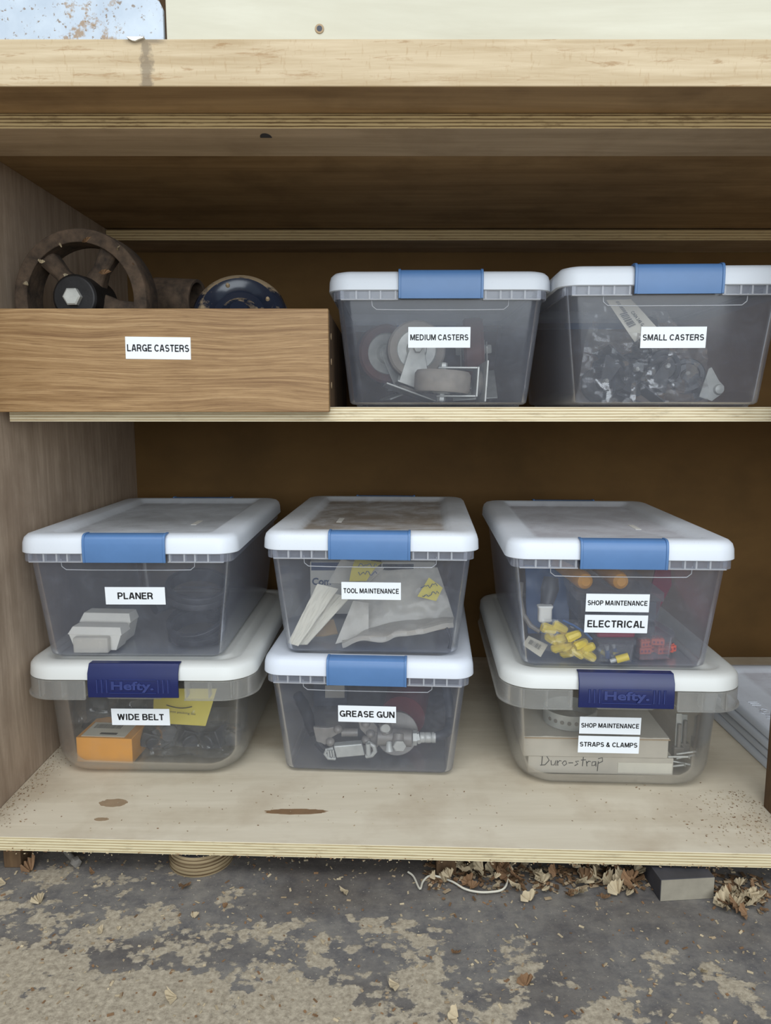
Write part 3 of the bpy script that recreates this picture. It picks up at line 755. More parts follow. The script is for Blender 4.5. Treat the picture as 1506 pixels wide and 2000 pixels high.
# ------------------------------------------------------------------ medium casters
def caster(name, label, c, r, w, tread, axis, fork_dir, hub='zinc', base=True, leg=.0):
    """a wheel between two fork plates with a top plate; axis = axle, fork_dir = from axle to the plate"""
    c = Vector(c); ax = Vector(axis).normalized(); fd = Vector(fork_dir).normalized(); sd = ax.cross(fd).normalized()
    t = thing(name, label, 'caster', c - Vector((0, 0, r)), 0, 'medium casters in the clear bin'); o = Vector((0, 0, r))
    MB().lathe([(r * .70, -w / 2), (r * .93, -w / 2), (r, -w * .36), (r, w * .36), (r * .93, w / 2), (r * .70, w / 2)], o, ax, 48, close=True).build('tread', tread, t)
    MB().lathe([(.0001, -w * .56), (r * .28, -w * .56), (r * .34, -w * .46), (r * .36, -w * .30), (r * .66, -w * .34), (r * .71, -w * .5), (r * .71, w * .5), (r * .66, w * .34), (r * .36, w * .3), (r * .3, w * .56), (.0001, w * .56)], o, ax, 40).build('wheel_hub', hub, t)
    h = r * 1.22; off = r * .28
    for s in (-1, 1):
        y = w * .62
        P = [o + ax * s * y + fd * (h * u) + sd * (v) for u, v in ((-.16, -.16 * r), (-.16, .16 * r), (.0, .26 * r), (.93, .2 * r + off + r * .42), (1.0, .2 * r + off + r * .42), (1.0, off - r * .5), (.0, -.26 * r))]
        m = MB(); m.loft([P, [p + ax * s * .0024 for p in P]]); m.build('fork_plate', 'zinc', t, bevel=.0006)
    m = MB(); p = o + fd * h; hw = w * .62 + .0024
    m.loft([[p + ax * sx * hw + sd * (off + sy * r * .55) + fd * d for sx, sy in ((-1, -1), (1, -1), (1, 1), (-1, 1))] for d in (-.001, .0016)]); m.build('fork_crown', 'zinc', t, bevel=.0006)
    MB().lathe([(.0001, 0), (r * .42, 0), (r * .46, .003), (r * .42, .007), (.0001, .007)], p + sd * off + fd * .0016, fd, 32).build('swivel', 'steel', t)
    m = MB(); q = p + sd * off + fd * .0088
    m.loft([[q + ax * sx * r * .72 + sd * sy * r * .9 + fd * d for sx, sy in ((-1, -1), (1, -1), (1, 1), (-1, 1))] for d in (0, .0026)]); m.build('top_plate', 'zinc', t, bevel=.0008)
    e = w * .62 + .0024
    MB().lathe([(.0001, e + .006), (r * .13, e + .006), (r * .15, e + .004), (r * .15, -e - .004), (r * .13, -e - .006), (.0001, -e - .006)], o, ax, 6).build('axle_bolt', 'zinc', t, smooth=0)
    return t
FL = .559
caster('plate_caster', 'caster with reddish brown wheel and grey hub at the left in the medium caster bin', at(752, 692, 1.155), .0440, .028, 'maroon_rubber', (.30, -1, .02), (.35, .0, -.9))
caster('plate_caster', 'upright caster with grey rubber wheel in the medium caster bin, its fork in front', at(812, 701, 1.088), .0415, .026, 'grey_rubber', (.10, -1, .05), (-.34, .05, -.94))
caster('plate_caster', 'grey caster lying on its side at the front of the medium caster bin', at(864, 753, 1.036), .0385, .029, 'grey_rubber', (.06, .04, 1), (1, .05, 0))
caster('plate_caster', 'caster with maroon wheel seen edge on at the right in the medium caster bin', at(925, 684, 1.155), .0480, .030, 'maroon_rubber', (1, -.10, .06), (.1, .55, -.9))

# ------------------------------------------------------------------ small casters in a bag
for i, (px, py, y, ax, fd) in enumerate(((1168, 752, 1.05, (.4, -1, .3), (.6, 0, .8)), (1228, 742, 1.06, (.3, -1, .1), (-.3, 0, -.9)), (1292, 735, 1.055, (.1, -1, .1), (-.6, 0, -.8)), (1340, 752, 1.07, (-.3, -1, .2), (.5, 0, -.8)), (1255, 690, 1.09, (1, -.5, .2), (.2, .3, .9)))):
    t = caster('bagged_caster', ['small black caster at the left end of the clear bag', 'small black caster in the bag under the paper tag', 'small black caster with bright axle in the middle of the bag', 'small black caster at the right end of the clear bag', 'small black caster on top of the others in the bag'][i], at(px, py, y), .0245, .019, 'black_paint', ax, fd, 'black_paint')
    t['group'] = 'small black casters in the clear bag'
    for ch in t.children:
        if ch.name.split('.')[0] in ('fork_plate', 'fork_crown', 'top_plate', 'swivel'): ch.data.materials[0] = M['black_paint']
def loose_bracket():
    c = at(1392, 752, 1.03); t = thing('caster_bracket', 'bright zinc caster bracket beside the bag in the small casters bin', 'bracket', c)
    m = MB(); m.prism([(-.018, -.016), (.0, -.022), (.013, -.012), (.016, -.002), (.008, .006), (-.003, .024), (-.007, .022)], -.001, .001, 'y'); m.build('plate', 'zinc', t, bevel=.0005)
    MB().lathe([(.0001, -.006), (.006, -.005), (.0075, -.001), (.0001, -.001)], (.008, 0, -.006), (0, 1, 0), 24).build('axle_bolt', 'zinc', t)
loose_bracket()
def poly_bag():
    t = thing('plastic_bag', 'crumpled clear plastic bag holding small black casters', 'plastic bag', at(1240, 786, 1.035))
    for k, (q, y, amp) in enumerate([(((1122, 788), (1385, 788), (1380, 672), (1148, 640)), 1.012, .016), (((1135, 690), (1378, 690), (1300, 610), (1140, 590)), 1.050, .014)]):
        c = [at(px, py, y) for px, py in q]
        fn = lambda u, v: .006 * abs(noise.noise(Vector((u * 7, v * 6, k * 5)))) + .010 * sin(pi * u)
        MB().sheet(c, 34, 24, amp, 42, k + 1, .0003, fn=fn).build('bag_film', 'bag', t, world=True, smooth=18)
    return t
poly_bag()
c = [at(1240, 668, 1.012), at(1284, 640, 1.012), at(1232, 584, 1.03), at(1184, 586, 1.03)]
m = MB(); m.sheet(c, 8, 10, .0012, 30, 3, .0003); tg = m.build('paper_tag', 'paper', world=True)
tag(tg, 'white printed paper tag with a barcode leaning in the small casters bin', 'tag')
n_ = (c[1] - c[0]).cross(c[3] - c[0]).normalized(); n_ = n_ if n_.y < 0 else -n_
def tagpt(u, v): return c[0] * (1 - u) * (1 - v) + c[1] * u * (1 - v) + c[2] * u * v + c[3] * (1 - u) * v + n_ * .0016
m = MB(); r2 = random.Random(3)
v = .30
while v < .62:
    w = r2.choice((.008, .014, .02)); m.quad([tagpt(.12, v), tagpt(.42, v), tagpt(.42, v + w), tagpt(.12, v + w)]); v += w + r2.choice((.01, .018))
v = .62
while v < .95:
    w = r2.choice((.008, .014, .02)); m.quad([tagpt(.30, v), tagpt(.44, v), tagpt(.44, v + w), tagpt(.30, v + w)]); v += w + r2.choice((.01, .016))
m.build('barcode', 'ink', tg, world=True, smooth=0)
me = text_mesh('CA04 248 G', .024, .0042, .0001, .01); me.materials.append(M['ink'])
o = bpy.data.objects.new('lettering', me); C.objects.link(o); o.parent = tg
X = (tagpt(.6, .25) - tagpt(.6, .75)).normalized(); X = X if X.x > 0 else -X; Z = -n_; Z = X.cross(n_) * -1
mat = Matrix((X, -n_, X.cross(-n_))).transposed().to_4x4(); mat.translation = tagpt(.62, .42) + n_ * .0004 - tg.location; o.matrix_local = mat

# ------------------------------------------------------------------ planer bin
def ring_band(name, label, px, py, y, rx, h, tilt, th=.007, group='black belts coiled in the planer bin'):
    c = at(px, py, y); ax = Vector(tilt).normalized()
    m = MB(); m.lathe([(rx - th, -h / 2), (rx, -h / 2), (rx, -h * .1), (rx - .001, 0), (rx, h * .1), (rx, h / 2), (rx - th, h / 2)], c, ax, 56, close=True)
    return tag(m.build(name, 'black_rubber', world=True, bevel=.0008), label, 'belt', group)
ring_band('rubber_belt', 'lowest black belt coil in the planer bin, lying on the floor of the bin', 388, 1247, 1.040, .0425, .022, (.05, -.32, 1))
ring_band('rubber_belt', 'black belt coil resting on the lowest coil in the planer bin', 386, 1222, 1.046, .0435, .015, (-.10, -.40, 1))
ring_band('rubber_belt', 'topmost black belt coil in the planer bin with pale dust', 386, 1150, 1.070, .046, .020, (.12, -.30, 1))
m = MB(); P = [at(300 + 130 * u, 1186 - 12 * sin(u * 5), 1.09 + .02 * sin(u * 4)) for u in [i / 20 for i in range(21)]]
m.tube(P, .012, 12); tag(m.build('rubber_hose', 'black_rubber', world=True), 'thick black hose across the back of the planer bin', 'hose')
def flip_carton(label, px0, px1, pyb, pyt, y, d, lean=0):
    a, b = at(px0, pyb, y), at(px1, pyt, y); w = b.x - a.x; h = b.z - a.z
    t = thing('small_carton', label, 'carton', (a.x, a.y, a.z)); t.rotation_euler = (0, 0, R(-4))
    m = MB(); m.loft([[Vector(p) for p in ((.1 * w, 0, 0), (.9 * w, 0, 0), (.9 * w, d, 0), (.1 * w, d, 0))], [Vector(p) for p in ((0, 0, h * .7), (w, 0, h * .7), (w, d, h * .7), (0, d, h * .7))]]); m.build('carton_body', 'carton', t, bevel=.0005)
    m = MB(); m.loft([[Vector(p) for p in ((-.02 * w, -.001, h * .7), (1.02 * w, -.001, h * .7), (1.02 * w, d, h * .7), (-.02 * w, d, h * .7))], [Vector(p) for p in ((.04 * w, .006, h), (.96 * w, .006, h), (.96 * w, d, h), (.04 * w, d, h))]]); m.build('carton_lid', 'carton', t, bevel=.0005)
flip_carton('front white folded carton in the planer bin', 136, 238, 1268, 1226, .990, .030)
flip_carton('white folded carton standing behind the front one in the planer bin', 160, 256, 1262, 1210, 1.030, .030)
a, b = at(143, 1277, .973), at(210, 1247, .973)
tag(MB().box(a.x, b.x, a.y, a.y + .012, a.z, b.z).build('plastic_case', 'milky_bag', world=True, bevel=.002), 'small frosted plastic case in front of the white cartons', 'plastic case')

# ------------------------------------------------------------------ tool maintenance bin
def carton(name, label, px0, px1, py0, py1, y, d, mat='carton', cat='carton', zfloor=None, yaw=0):
    a, b = at(px0, py1, y), at(px1, py0, y); zb = a.z if zfloor is None else zfloor
    t = thing(name, label, cat, (a.x, a.y, zb), R(yaw))
    MB().box(0, b.x - a.x, 0, d, 0, b.z - zb).build('carton_body', mat, t, bevel=.0008); return t, b.x - a.x, b.z - zb
tf = BOT + G + .004
t, w, h = carton('parts_carton', 'white carton with dark blue print at the back left of the tool maintenance bin', 597, 712, 1098, 1200, 1.16, .10, zfloor=tf)
MB().box(.002, w - .002, -.0005, 0, h - .014, h - .001).build('printed_band', 'blue_ink', t)
add_text('Com', .030, .012, t, 'blue_ink', (.018, -.0006, h - .032), bold=.03)
t, w, h = carton('parts_carton', 'white carton at the back right of the tool maintenance bin', 745, 850, 1099, 1200, 1.17, .09, zfloor=tf)
MB().box(.002, w * .6, -.0005, 0, h - .016, h - .003).build('printed_band', 'charcoal', t)
add_text('APER', .022, .006, t, 'ink', (w * .8, -.0006, h - .012), bold=.02)
def envelope(name, label, cat, q, mat, seed, amp=.003, th=.002, group=None, nu=14, nv=12, smooth=30, fn=None):
    m = MB(); m.sheet([at(*p) for p in q], nu * 2, nv * 2, amp, 34, seed, th, fn=fn)
    return tag(m.build(name, mat, world=True, smooth=smooth), label, cat, group)
puff = lambda k: (lambda u, v: k * sin(pi * u) * sin(pi * v) + .0015 * noise.noise(Vector((u * 9, v * 9, k * 400))))
envelope('plastic_envelope', 'large milky plastic envelope standing at the right in the tool maintenance bin', 'plastic envelope', ((672, 1245, 1.035), (897, 1215, 1.045), (862, 1108, 1.085), (735, 1115, 1.085)), 'milky_bag', 1, .006, .003, nu=22, nv=18, smooth=70, fn=puff(.006))
envelope('plastic_envelope', 'flat milky envelope lying at the bottom of the tool maintenance bin', 'plastic envelope', ((668, 1270, .990), (886, 1234, 1.005), (888, 1218, 1.05), (672, 1244, 1.05)), 'milky_bag', 2, .006, .007, nu=24, nv=10, smooth=70, fn=puff(.004))
envelope('paper_wad', 'tan folded paper inside the lowest milky envelope', 'paper', ((690, 1262, 1.000), (878, 1238, 1.012), (880, 1224, 1.05), (694, 1248, 1.05)), 'kraft', 5, .003, .004)
envelope('plastic_envelope', 'narrow glossy white envelope leaning at the left in the tool maintenance bin', 'plastic envelope', ((562, 1256, .988), (583, 1262, .988), (661, 1150, 1.02), (620, 1140, 1.02)), 'paper', 3, .0012, .002, smooth=70, fn=puff(.003))
envelope('plastic_envelope', 'second narrow white envelope leaning behind the leftmost one', 'plastic envelope', ((573, 1268, 1.0), (600, 1268, 1.0), (684, 1175, 1.04), (640, 1165, 1.04)), 'paper', 4, .0012, .002, smooth=70, fn=puff(.003))
envelope('plastic_envelope', 'milky plastic envelope leaning upright in the middle of the tool maintenance bin', 'plastic envelope', ((655, 1260, 1.005), (720, 1244, 1.012), (720, 1180, 1.03), (690, 1175, 1.03)), 'milky_bag', 6, .005, .002, smooth=70)
envelope('kraft_envelope', 'brown paper packet low behind the white envelopes', 'envelope', ((595, 1262, 1.04), (660, 1252, 1.04), (652, 1225, 1.06), (620, 1235, 1.06)), 'kraft', 7)
def scribble(parent, P0, X, Z, w, n, seed, mat='blue_ink'):
    r = random.Random(seed); m = MB(); 
    for row in range(n):
        P = []; x = 0
        while x < w:
            P.append(P0 + X * x + Z * (-row * w * .42 + r.uniform(-.1, .12) * w)); x += w * .085
        m.tube(P, .0006, 5)
    m.build('handwriting', mat, parent, world=True)
nt = envelope('sticky_note', 'yellow handwritten note curled over the middle of the tool maintenance bin', 'note', ((682, 1135, 1.04), (716, 1135, 1.04), (748, 1098, 1.06), (694, 1092, 1.06)), 'yellow_note', 8, .003, .0004, fn=lambda u, v: .008 * sin(pi * v))
scribble(nt, at(700, 1104, 1.030), Vector((1, 0, 0)), Vector((0, 0, 1)), .028, 2, 1)
envelope('plastic_envelope', 'milky envelope folded around the yellow note', 'plastic envelope', ((640, 1140, 1.055), (716, 1140, 1.055), (750, 1108, 1.08), (666, 1094, 1.08)), 'milky_bag', 9, .006, .002, smooth=20)
nt = envelope('sticky_note', 'yellow handwritten note on the large milky envelope at the right', 'note', ((815, 1165, 1.034), (852, 1174, 1.034), (865, 1148, 1.038), (838, 1128, 1.044)), 'yellow_note', 10, .002, .0004)
scribble(nt, at(822, 1150, 1.030), Vector((.95, 0, .25)), Vector((-.2, 0, 1)), .026, 2, 5)
P = [at(872 + 8 * sin(u * 2.5), 1230 + 40 * u, .985) for u in [i / 8 for i in range(9)]]
m = MB(); m.tube(P, .0022, 8); tag(m.build('rubber_strap', 'black_rubber', world=True), 'short black strap end at the right of the tool maintenance bin', 'strap')

# ------------------------------------------------------------------ grease gun
def grease_gun():
    y = .987; t = thing('grease_gun', 'steel lever grease gun head with black hose and dark red barrel', 'grease gun', at(735, 1480, y) )
    W = dict(parent=t, world=True)
    A = lambda px, py, dy=0: at(px, py, y + dy)
    m = MB(); m.lathe([(.0001, -.010), (.024, -.012), (.029, -.006), (.031, .004), (.031, .02), (.0001, .02)], A(774, 1449, .040), (.12, -1, .25), 48); m.build('end_cap', 'steel', **W, bevel=.001)
    m = MB(); m.cyl(A(788, 1420, .08), A(806, 1345, .20), .034, seg=40); m.build('barrel', 'red_tube', **W)
    m = MB(); m.cyl(A(738, 1460), A(806, 1463), .0125, seg=32); m.cyl(A(780, 1455, -.004), A(778, 1478, -.012), .0095, seg=24); m.cyl(A(752, 1432), A(757, 1455, -.004), .009, seg=20); m.build('pump_head', 'steel', **W, bevel=.001)
    for px, py, r_ in ((752, 1444, .0062), (780, 1479, .0085)):
        m = MB(); p = A(px, py, -.022); m.lathe([(.0001, -.004), (r_ * .45, -.004), (r_ * .5, -.001), (r_ * .9, -.002), (r_, .002), (r_, .012), (.0001, .012)], p, (.15, -1, .1), 6 if r_ > .008 else 24); m.build('hex_bolt', 'zinc', **W)
    m = MB(); m.tube([A(762, 1472, -.012), A(762, 1480, -.016), A(762, 1490, -.018)], [.004, .005, .0062], 16); m.build('grease_nipple', 'zinc', **W)
    m = MB(); m.cyl(A(808, 1463), A(816, 1463), .0105, seg=6); m.cyl(A(816, 1463), A(822, 1462), .0085, seg=6); m.build('hose_nut', 'zinc', **W, smooth=0)
    m = MB(); m.lathe([(.007, 0), (.0075, .001), (.0075, .006), (.0068, .007), (.0075, .008), (.0075, .015), (.0068, .016), (.0075, .017), (.0078, .022)], A(822, 1462), A(844, 1462) - A(822, 1462), 20); m.build('hose_ferrule', 'zinc', **W)
    P = [A(842, 1462), A(856, 1460), A(868, 1456, .004), A(878, 1449, .012), A(880, 1439, .02), A(881, 1425, .03), A(881, 1408, .035), A(878, 1385, .045), A(874, 1362, .055)]
    m = MB(); m.tube(P, .0068, 14); m.build('hose', 'black_rubber', **W)
    # lever: flat links, rivets, folded sheet grip
    def link(pts, th, name='link'):
        m = MB(); a = [A(px, py, 0) for px, py in pts]; m.loft([a, [p + Vector((0, th, 0)) for p in a]]); m.build(name, 'steel', **W, bevel=.001)
    link(((653, 1482), (716, 1477), (724, 1464), (734, 1452), (746, 1456), (740, 1480), (722, 1496), (656, 1500)), .006)
    link(((612, 1442), (640, 1444), (664, 1440), (672, 1448), (650, 1462), (640, 1474), (632, 1480), (618, 1470)), .006)
    for dx in (0,):
        m = MB(); m.tube([A(668, 1452, .006), A(700, 1452, .006)], .006, 12); m.build('rod', 'steel', **W)
    m = MB(); a = [A(px, py, -.010) for px, py in ((652, 1480), (708, 1475), (714, 1498), (658, 1503))]; m.loft([a, [p + Vector((0, .014, 0)) for p in a]]); m.build('folded_grip', 'zinc', **W, bevel=.0015, smooth=0)
    m = MB(); m.prism([(0, 0)], 0, 0, 'y') if False else m.tube([A(652, 1484, -.006), A(638, 1488, -.006), A(636, 1494, -.006), A(642, 1502, -.006), A(656, 1503, -.004)], .003, 8); m.build('lever_end', 'zinc', **W)
    for px in (643, 648, 653):
        m = MB(); m.tube([A(px - 2, 1487, -.010), A(px, 1500, -.010)], .0016, 8); m.build('spring_coil', 'zinc', **W)
    m = MB(); m.tube([A(720, 1472, -.006), A(732, 1480, -.010), A(734, 1490, -.010), A(728, 1497, -.010), A(716, 1499, -.008)], .0032, 8); m.build('shackle', 'zinc', **W)
    m = MB(); m.cyl(A(720, 1474, -.012), A(721, 1496, -.012), .0035, seg=14); m.build('pin', 'zinc', **W)
    for px, py in ((661, 1444), (716, 1433), (725, 1453), (646, 1469), (716, 1465)):
        m = MB(); m.lathe([(.0001, .0035), (.003, .003), (.005, .0018), (.0062, .0), (.0062, -.004), (.0001, -.004)], A(px, py, -.002), (.05, -.55, .85), 24); m.build('rivet', 'steel', **W)
    link(((700, 1428), (722, 1424), (738, 1440), (742, 1452), (716, 1458), (704, 1446)), .008)
    # pump handle running up the left
    P = [A(612, 1455, .01), A(606, 1440, .02), A(602, 1420, .03), A(592, 1396, .045), A(582, 1378, .06)]
    m = MB(); m.tube(P, [.006, .0075, .0085, .009, .008], 12); m.build('handle', 'iron_dark', **W)
    m = MB(); m.tube([A(620, 1470, .006), A(632, 1484, 0), A(652, 1496, -.004)], .006, 10); m.build('handle_root', 'iron_dark', **W)
grease_gun()
t, w, h = carton('parts_carton', 'grey and black carton in the back of the grease gun bin', 604, 668, 1330, 1440, 1.20, .06, 'charcoal', zfloor=BOT + .004)
MB().box(.02, w - .004, -.0006, 0, h - .03, h - .008).build('printed_band', 'cardboard', t)

# ------------------------------------------------------------------ electrical bin
ef = BOT + .1703 + .0045
t, w, h = carton('parts_box', 'dark plastic parts box under the clear organiser in the electrical bin', 1128, 1278, 1206, 1290, 1.005, .13, 'charcoal', 'parts box', zfloor=ef, yaw=-3)
zt = ef + h
a, b = at(1127, 1200, .985), at(1291, 1156, .985)
og = thing('organiser_case', 'clear lidded organiser case behind the ELECTRICAL label', 'organiser case', (a.x, a.y, zt + .0005), R(-3)); w = b.x - a.x; h = b.z - zt
MB().loft([rrect(w / 2 - .003, .07, .004, .0, 4, w / 2, .07), rrect(w / 2 - .001, .072, .004, h * .72, 4, w / 2, .07)]).build('case_body', 'case', og)
MB().loft([rrect(w / 2 + .002, .075, .004, h * .73, 4, w / 2, .07), rrect(w / 2 + .002, .075, .004, h, 4, w / 2, .07)]).build('case_lid', 'case', og)
MB().box(.006, w - .006, .004, .13, .002, h * .66).build('case_contents', 'charcoal', og)
zp = zt + h + .002
def pliers():
    a = at(1138, 1136, .985); t = thing('pliers', 'pliers with two amber yellow grips on top of the organiser case', 'pliers', (a.x + .02, 1.0, zp))
    for p, q in (((1145, 1141), (1088, 1100)), ((1214, 1140), (1160, 1100))):
        f0 = at(*p, .978); f0.z = zp + .0135; f1 = at(q[0], q[1], 1.09); f1.z = zp + .014
        P = [f0 + (f1 - f0) * u for u in (0, .03, .1, .3, .6, 1)]
        m = MB(); m.tube(P, [.006, .0105, .0125, .0115, .010, .0085], 16); m.build('grip', 'amber_grip', t, world=True)
    j = at(1110, 1095, 1.13); m = MB(); m.box(j.x - .02, j.x + .03, 1.092, 1.13, zp + .006, zp + .016); m.build('jaw', 'iron_dark', t, world=True, bevel=.003)
pliers()
def plug():
    a = at(1064, 1200, .975); t = thing('plug_cord', 'dark cord with a white plug at the left in the electrical bin', 'cord', at(1062, 1240, .975))
    m = MB(); m.loft([rrect(.009, .007, .004, z, 5, a.x, a.y) if z < a.z + .01 else rrect(.011, .008, .004, z, 5, a.x, a.y) for z in (a.z - .010, a.z - .002, a.z + .008, a.z + .013)]); m.build('plug_body', 'white_plastic', t, world=True, bevel=.002)
    for s in (-1, 1):
        MB().box(a.x + s * .004 - .0008, a.x + s * .004 + .0008, a.y - .003, a.y + .003, a.z - .024, a.z - .010).build('prong', 'zinc', t, world=True)
    m = MB(); m.tube([at(1066, 1186, .985), at(1070, 1170, .99), at(1074, 1150, .995), at(1076, 1128, 1.0)], [.008, .010, .0125, .010], 14); m.build('sleeve', 'black_rubber', t, world=True)
    m = MB(); m.tube([at(1018, 1140, 1.03), at(1016, 1170, 1.0), at(1022, 1200, .985), at(1036, 1222, .975), at(1052, 1232, .970), at(1062, 1225, .970)], .0035, 10); m.build('cable', 'steel', t, world=True)
plug()
envelope('blue_pouch', 'blue plastic pouch standing at the back left in the electrical bin', 'pouch', ((1030, 1245, 1.06), (1110, 1245, 1.06), (1112, 1118, 1.08), (1026, 1112, 1.08)), 'blue_plastic', 21, .006, .004, smooth=25)
envelope('maroon_folder', 'maroon plastic folder leaning at the right in the electrical bin', 'folder', ((1268, 1220, 1.04), (1284, 1222, 1.04), (1344, 1108, 1.10), (1296, 1104, 1.10)), 'maroon', 22, .001, .004)
def wire_nuts():
    spots = [(1072, 1228), (1094, 1226), (1078, 1248), (1100, 1246), (1120, 1242), (1092, 1264), (1112, 1262), (1134, 1258), (1128, 1274), (1150, 1282), (1108, 1280), (1148, 1266)]
    r = random.Random(5); words = ['top left', 'top right', 'second row left', 'second row middle', 'second row right', 'third row left', 'third row middle', 'third row right', 'fourth row', 'lowest right', 'lowest left', 'rightmost']
    proto = None
    for i, (px, py) in enumerate(spots):
        c = at(px, py, .935 + .018 * r.random())
        if proto is None:
            m = MB(); k = 14; prof = [(.0001, 0), (.0052, .0), (.0060, .002)] + [(.0066 - .00013 * j, .003 + .0014 * j) for j in range(11)] + [(.0042, .0195), (.0001, .0205)]
            m.lathe(prof, (0, 0, -.010), (0, 0, 1), 18)
            for v in m.bm.verts:
                a = math.atan2(v.co.y, v.co.x); v.co.xy *= 1 + .05 * cos(9 * a)
            proto = m.build('wire_nut', 'yellow_plastic'); o = proto
        else:
            o = proto.copy(); C.objects.link(o)
        o.location = c; o.rotation_euler = (R(r.uniform(50, 130)), R(r.uniform(-40, 40)), R(r.uniform(20, 110)))
        tag(o, 'yellow wire nut among many in the zip bag in the electrical bin', 'wire nut', 'yellow wire nuts in the bag')
wire_nuts()
def nut_bag():
    t = thing('zip_bag', 'clear zip bag full of yellow wire nuts in the electrical bin', 'plastic bag', at(1110, 1298, .93))
    m = MB(); m.sheet([at(1058, 1272, .924), at(1178, 1302, .920), at(1140, 1216, .930), at(1062, 1212, .930)], 26, 22, .010, 50, 31, .0003, fn=lambda u, v: .004 * sin(pi * u)); m.build('bag_film', 'bag', t, world=True, smooth=18)
    m = MB(); m.tube([at(1102, 1216, .925), at(1124, 1226, .922), at(1146, 1240, .919), at(1160, 1254, .917)], .0016, 8); m.build('zip_strip', 'blue_plastic', t, world=True)
nut_bag()
lb = envelope('paper_tag', 'white barcode tag lying flat left of the wire nuts', 'tag', ((1022, 1262, .935), (1058, 1286, .925), (1072, 1262, .955), (1034, 1244, .965)), 'paper', 33, .001, .0004)
m = MB(); r2 = random.Random(9)
for k in range(11):
    u = .2 + .055 * k; w = r2.choice((.012, .022)); A_ = [at(*p) for p in ((1022, 1262, .935), (1058, 1286, .925), (1072, 1262, .955), (1034, 1244, .965))]
    g = lambda u, v: A_[0] * (1 - u) * (1 - v) + A_[1] * u * (1 - v) + A_[2] * u * v + A_[3] * (1 - u) * v + Vector((0, -.001, .0012))
    m.quad([g(u, .3), g(u + w, .3), g(u + w, .7), g(u, .7)])
m.build('barcode', 'ink', lb, world=True, smooth=0)
def clear_box(label, px0, px1, py0, py1, y, d, yaw, tilt=0):
    a, b = at(px0, py1, y), at(px1, py0, y); w = b.x - a.x; h = b.z - ef
    t = thing('small_case', label, 'plastic case', (a.x + w / 2, y, ef + .0004), R(yaw))
    rg = [(w / 2 - .002, d / 2 - .002, .003, 0), (w / 2, d / 2, .003, h * .8)]
    m = MB(); m.loft([rrect(*q[:3], q[3], 4, 0, d / 2) for q in rg] + [rrect(q[0] - .001, q[1] - .001, q[2], max(q[3], .001), 4, 0, d / 2) for q in rg[::-1]]); m.build('case_body', 'case', t)
    MB().loft([rrect(w / 2 + .0015, d / 2 + .0015, .003, z, 4, 0, d / 2) for z in (h * .8 + .0003, h)]).build('case_lid', 'case', t); return t, w, h
t, w, h = clear_box('small clear case of blue and yellow connectors under the ELECTRICAL label', 1167, 1240, 1250, 1300, .935, .035, -3)
m = MB(); m.box(t.location.x - .024, t.location.x + .026, .94, .965, ef + h + .001, ef + h + .012); tag(m.build('red_packet', 'maroon', world=True, bevel=.003), 'dark red packet on the small clear connector case', 'packet')
r = random.Random(11)
for i in range(7):
    px, py = r.uniform(1176, 1232), r.uniform(1272, 1294); col = 'yellow_plastic' if i in (2, 5) else 'blue_plastic'
    c = at(px, py, .945 + .014 * r.random()); d = Vector((r.uniform(-1, 1), r.uniform(-.5, .5), r.uniform(-.3, .6))).normalized()
    k = thing('crimp_terminal', ('yellow' if col[0] == 'y' else 'blue') + ' crimp terminal inside the small clear case', 'terminal', c, 0, ('yellow' if col[0] == 'y' else 'blue') + ' crimp terminals in the small case')
    MB().cyl(d * -.006, d * .006, .0032, seg=14).build('sleeve', col, k); MB().cyl(d * .006, d * .013, .0022, .0032, 12).build('ring_end', 'zinc', k)
c = at(1216, 1290, .930); k = thing('crimp_terminal', 'large yellow crimp terminal leaning outside the small clear case', 'terminal', c); d = Vector((.9, -.1, .3)).normalized()
MB().cyl(d * -.008, d * .008, .005, seg=16).build('sleeve', 'yellow_plastic', k); MB().cyl(d * -.016, d * -.008, .003, seg=12).build('ring_end', 'zinc', k)
t, w, h = clear_box('tilted clear case of orange lever connectors at the right in the electrical bin', 1246, 1318, 1236, 1304, .945, .050, 6)
for i, (px, py, rz) in enumerate(((1258, 1256, .3), (1284, 1252, -.2), (1268, 1272, .5), (1292, 1274, .2), (1302, 1284, -.4), (1256, 1290, .1), (1280, 1294, -.3), (1304, 1298, .3))):
    c = at(px, py, .962 + .02 * r.random()); c.z = max(c.z, ef + .006)
    k = thing('lever_connector', 'orange lever connector in the tilted clear case', 'connector', c, rz, 'orange lever connectors in the clear case')
    MB().box(-.0085, .0085, -.006, .006, -.0045, .0045).build('housing', 'orange_plastic', k, bevel=.001)
    for s in (-1, 0, 1): MB().cyl((s * .005, -.0064, 0), (s * .005, -.0058, 0), .0017, seg=10).build('port', 'maroon', k)
    for s in (-1, 0, 1): MB().box(s * .005 - .0018, s * .005 + .0018, -.003, .006, .0045, .0062).build('lever', 'orange_plastic', k)

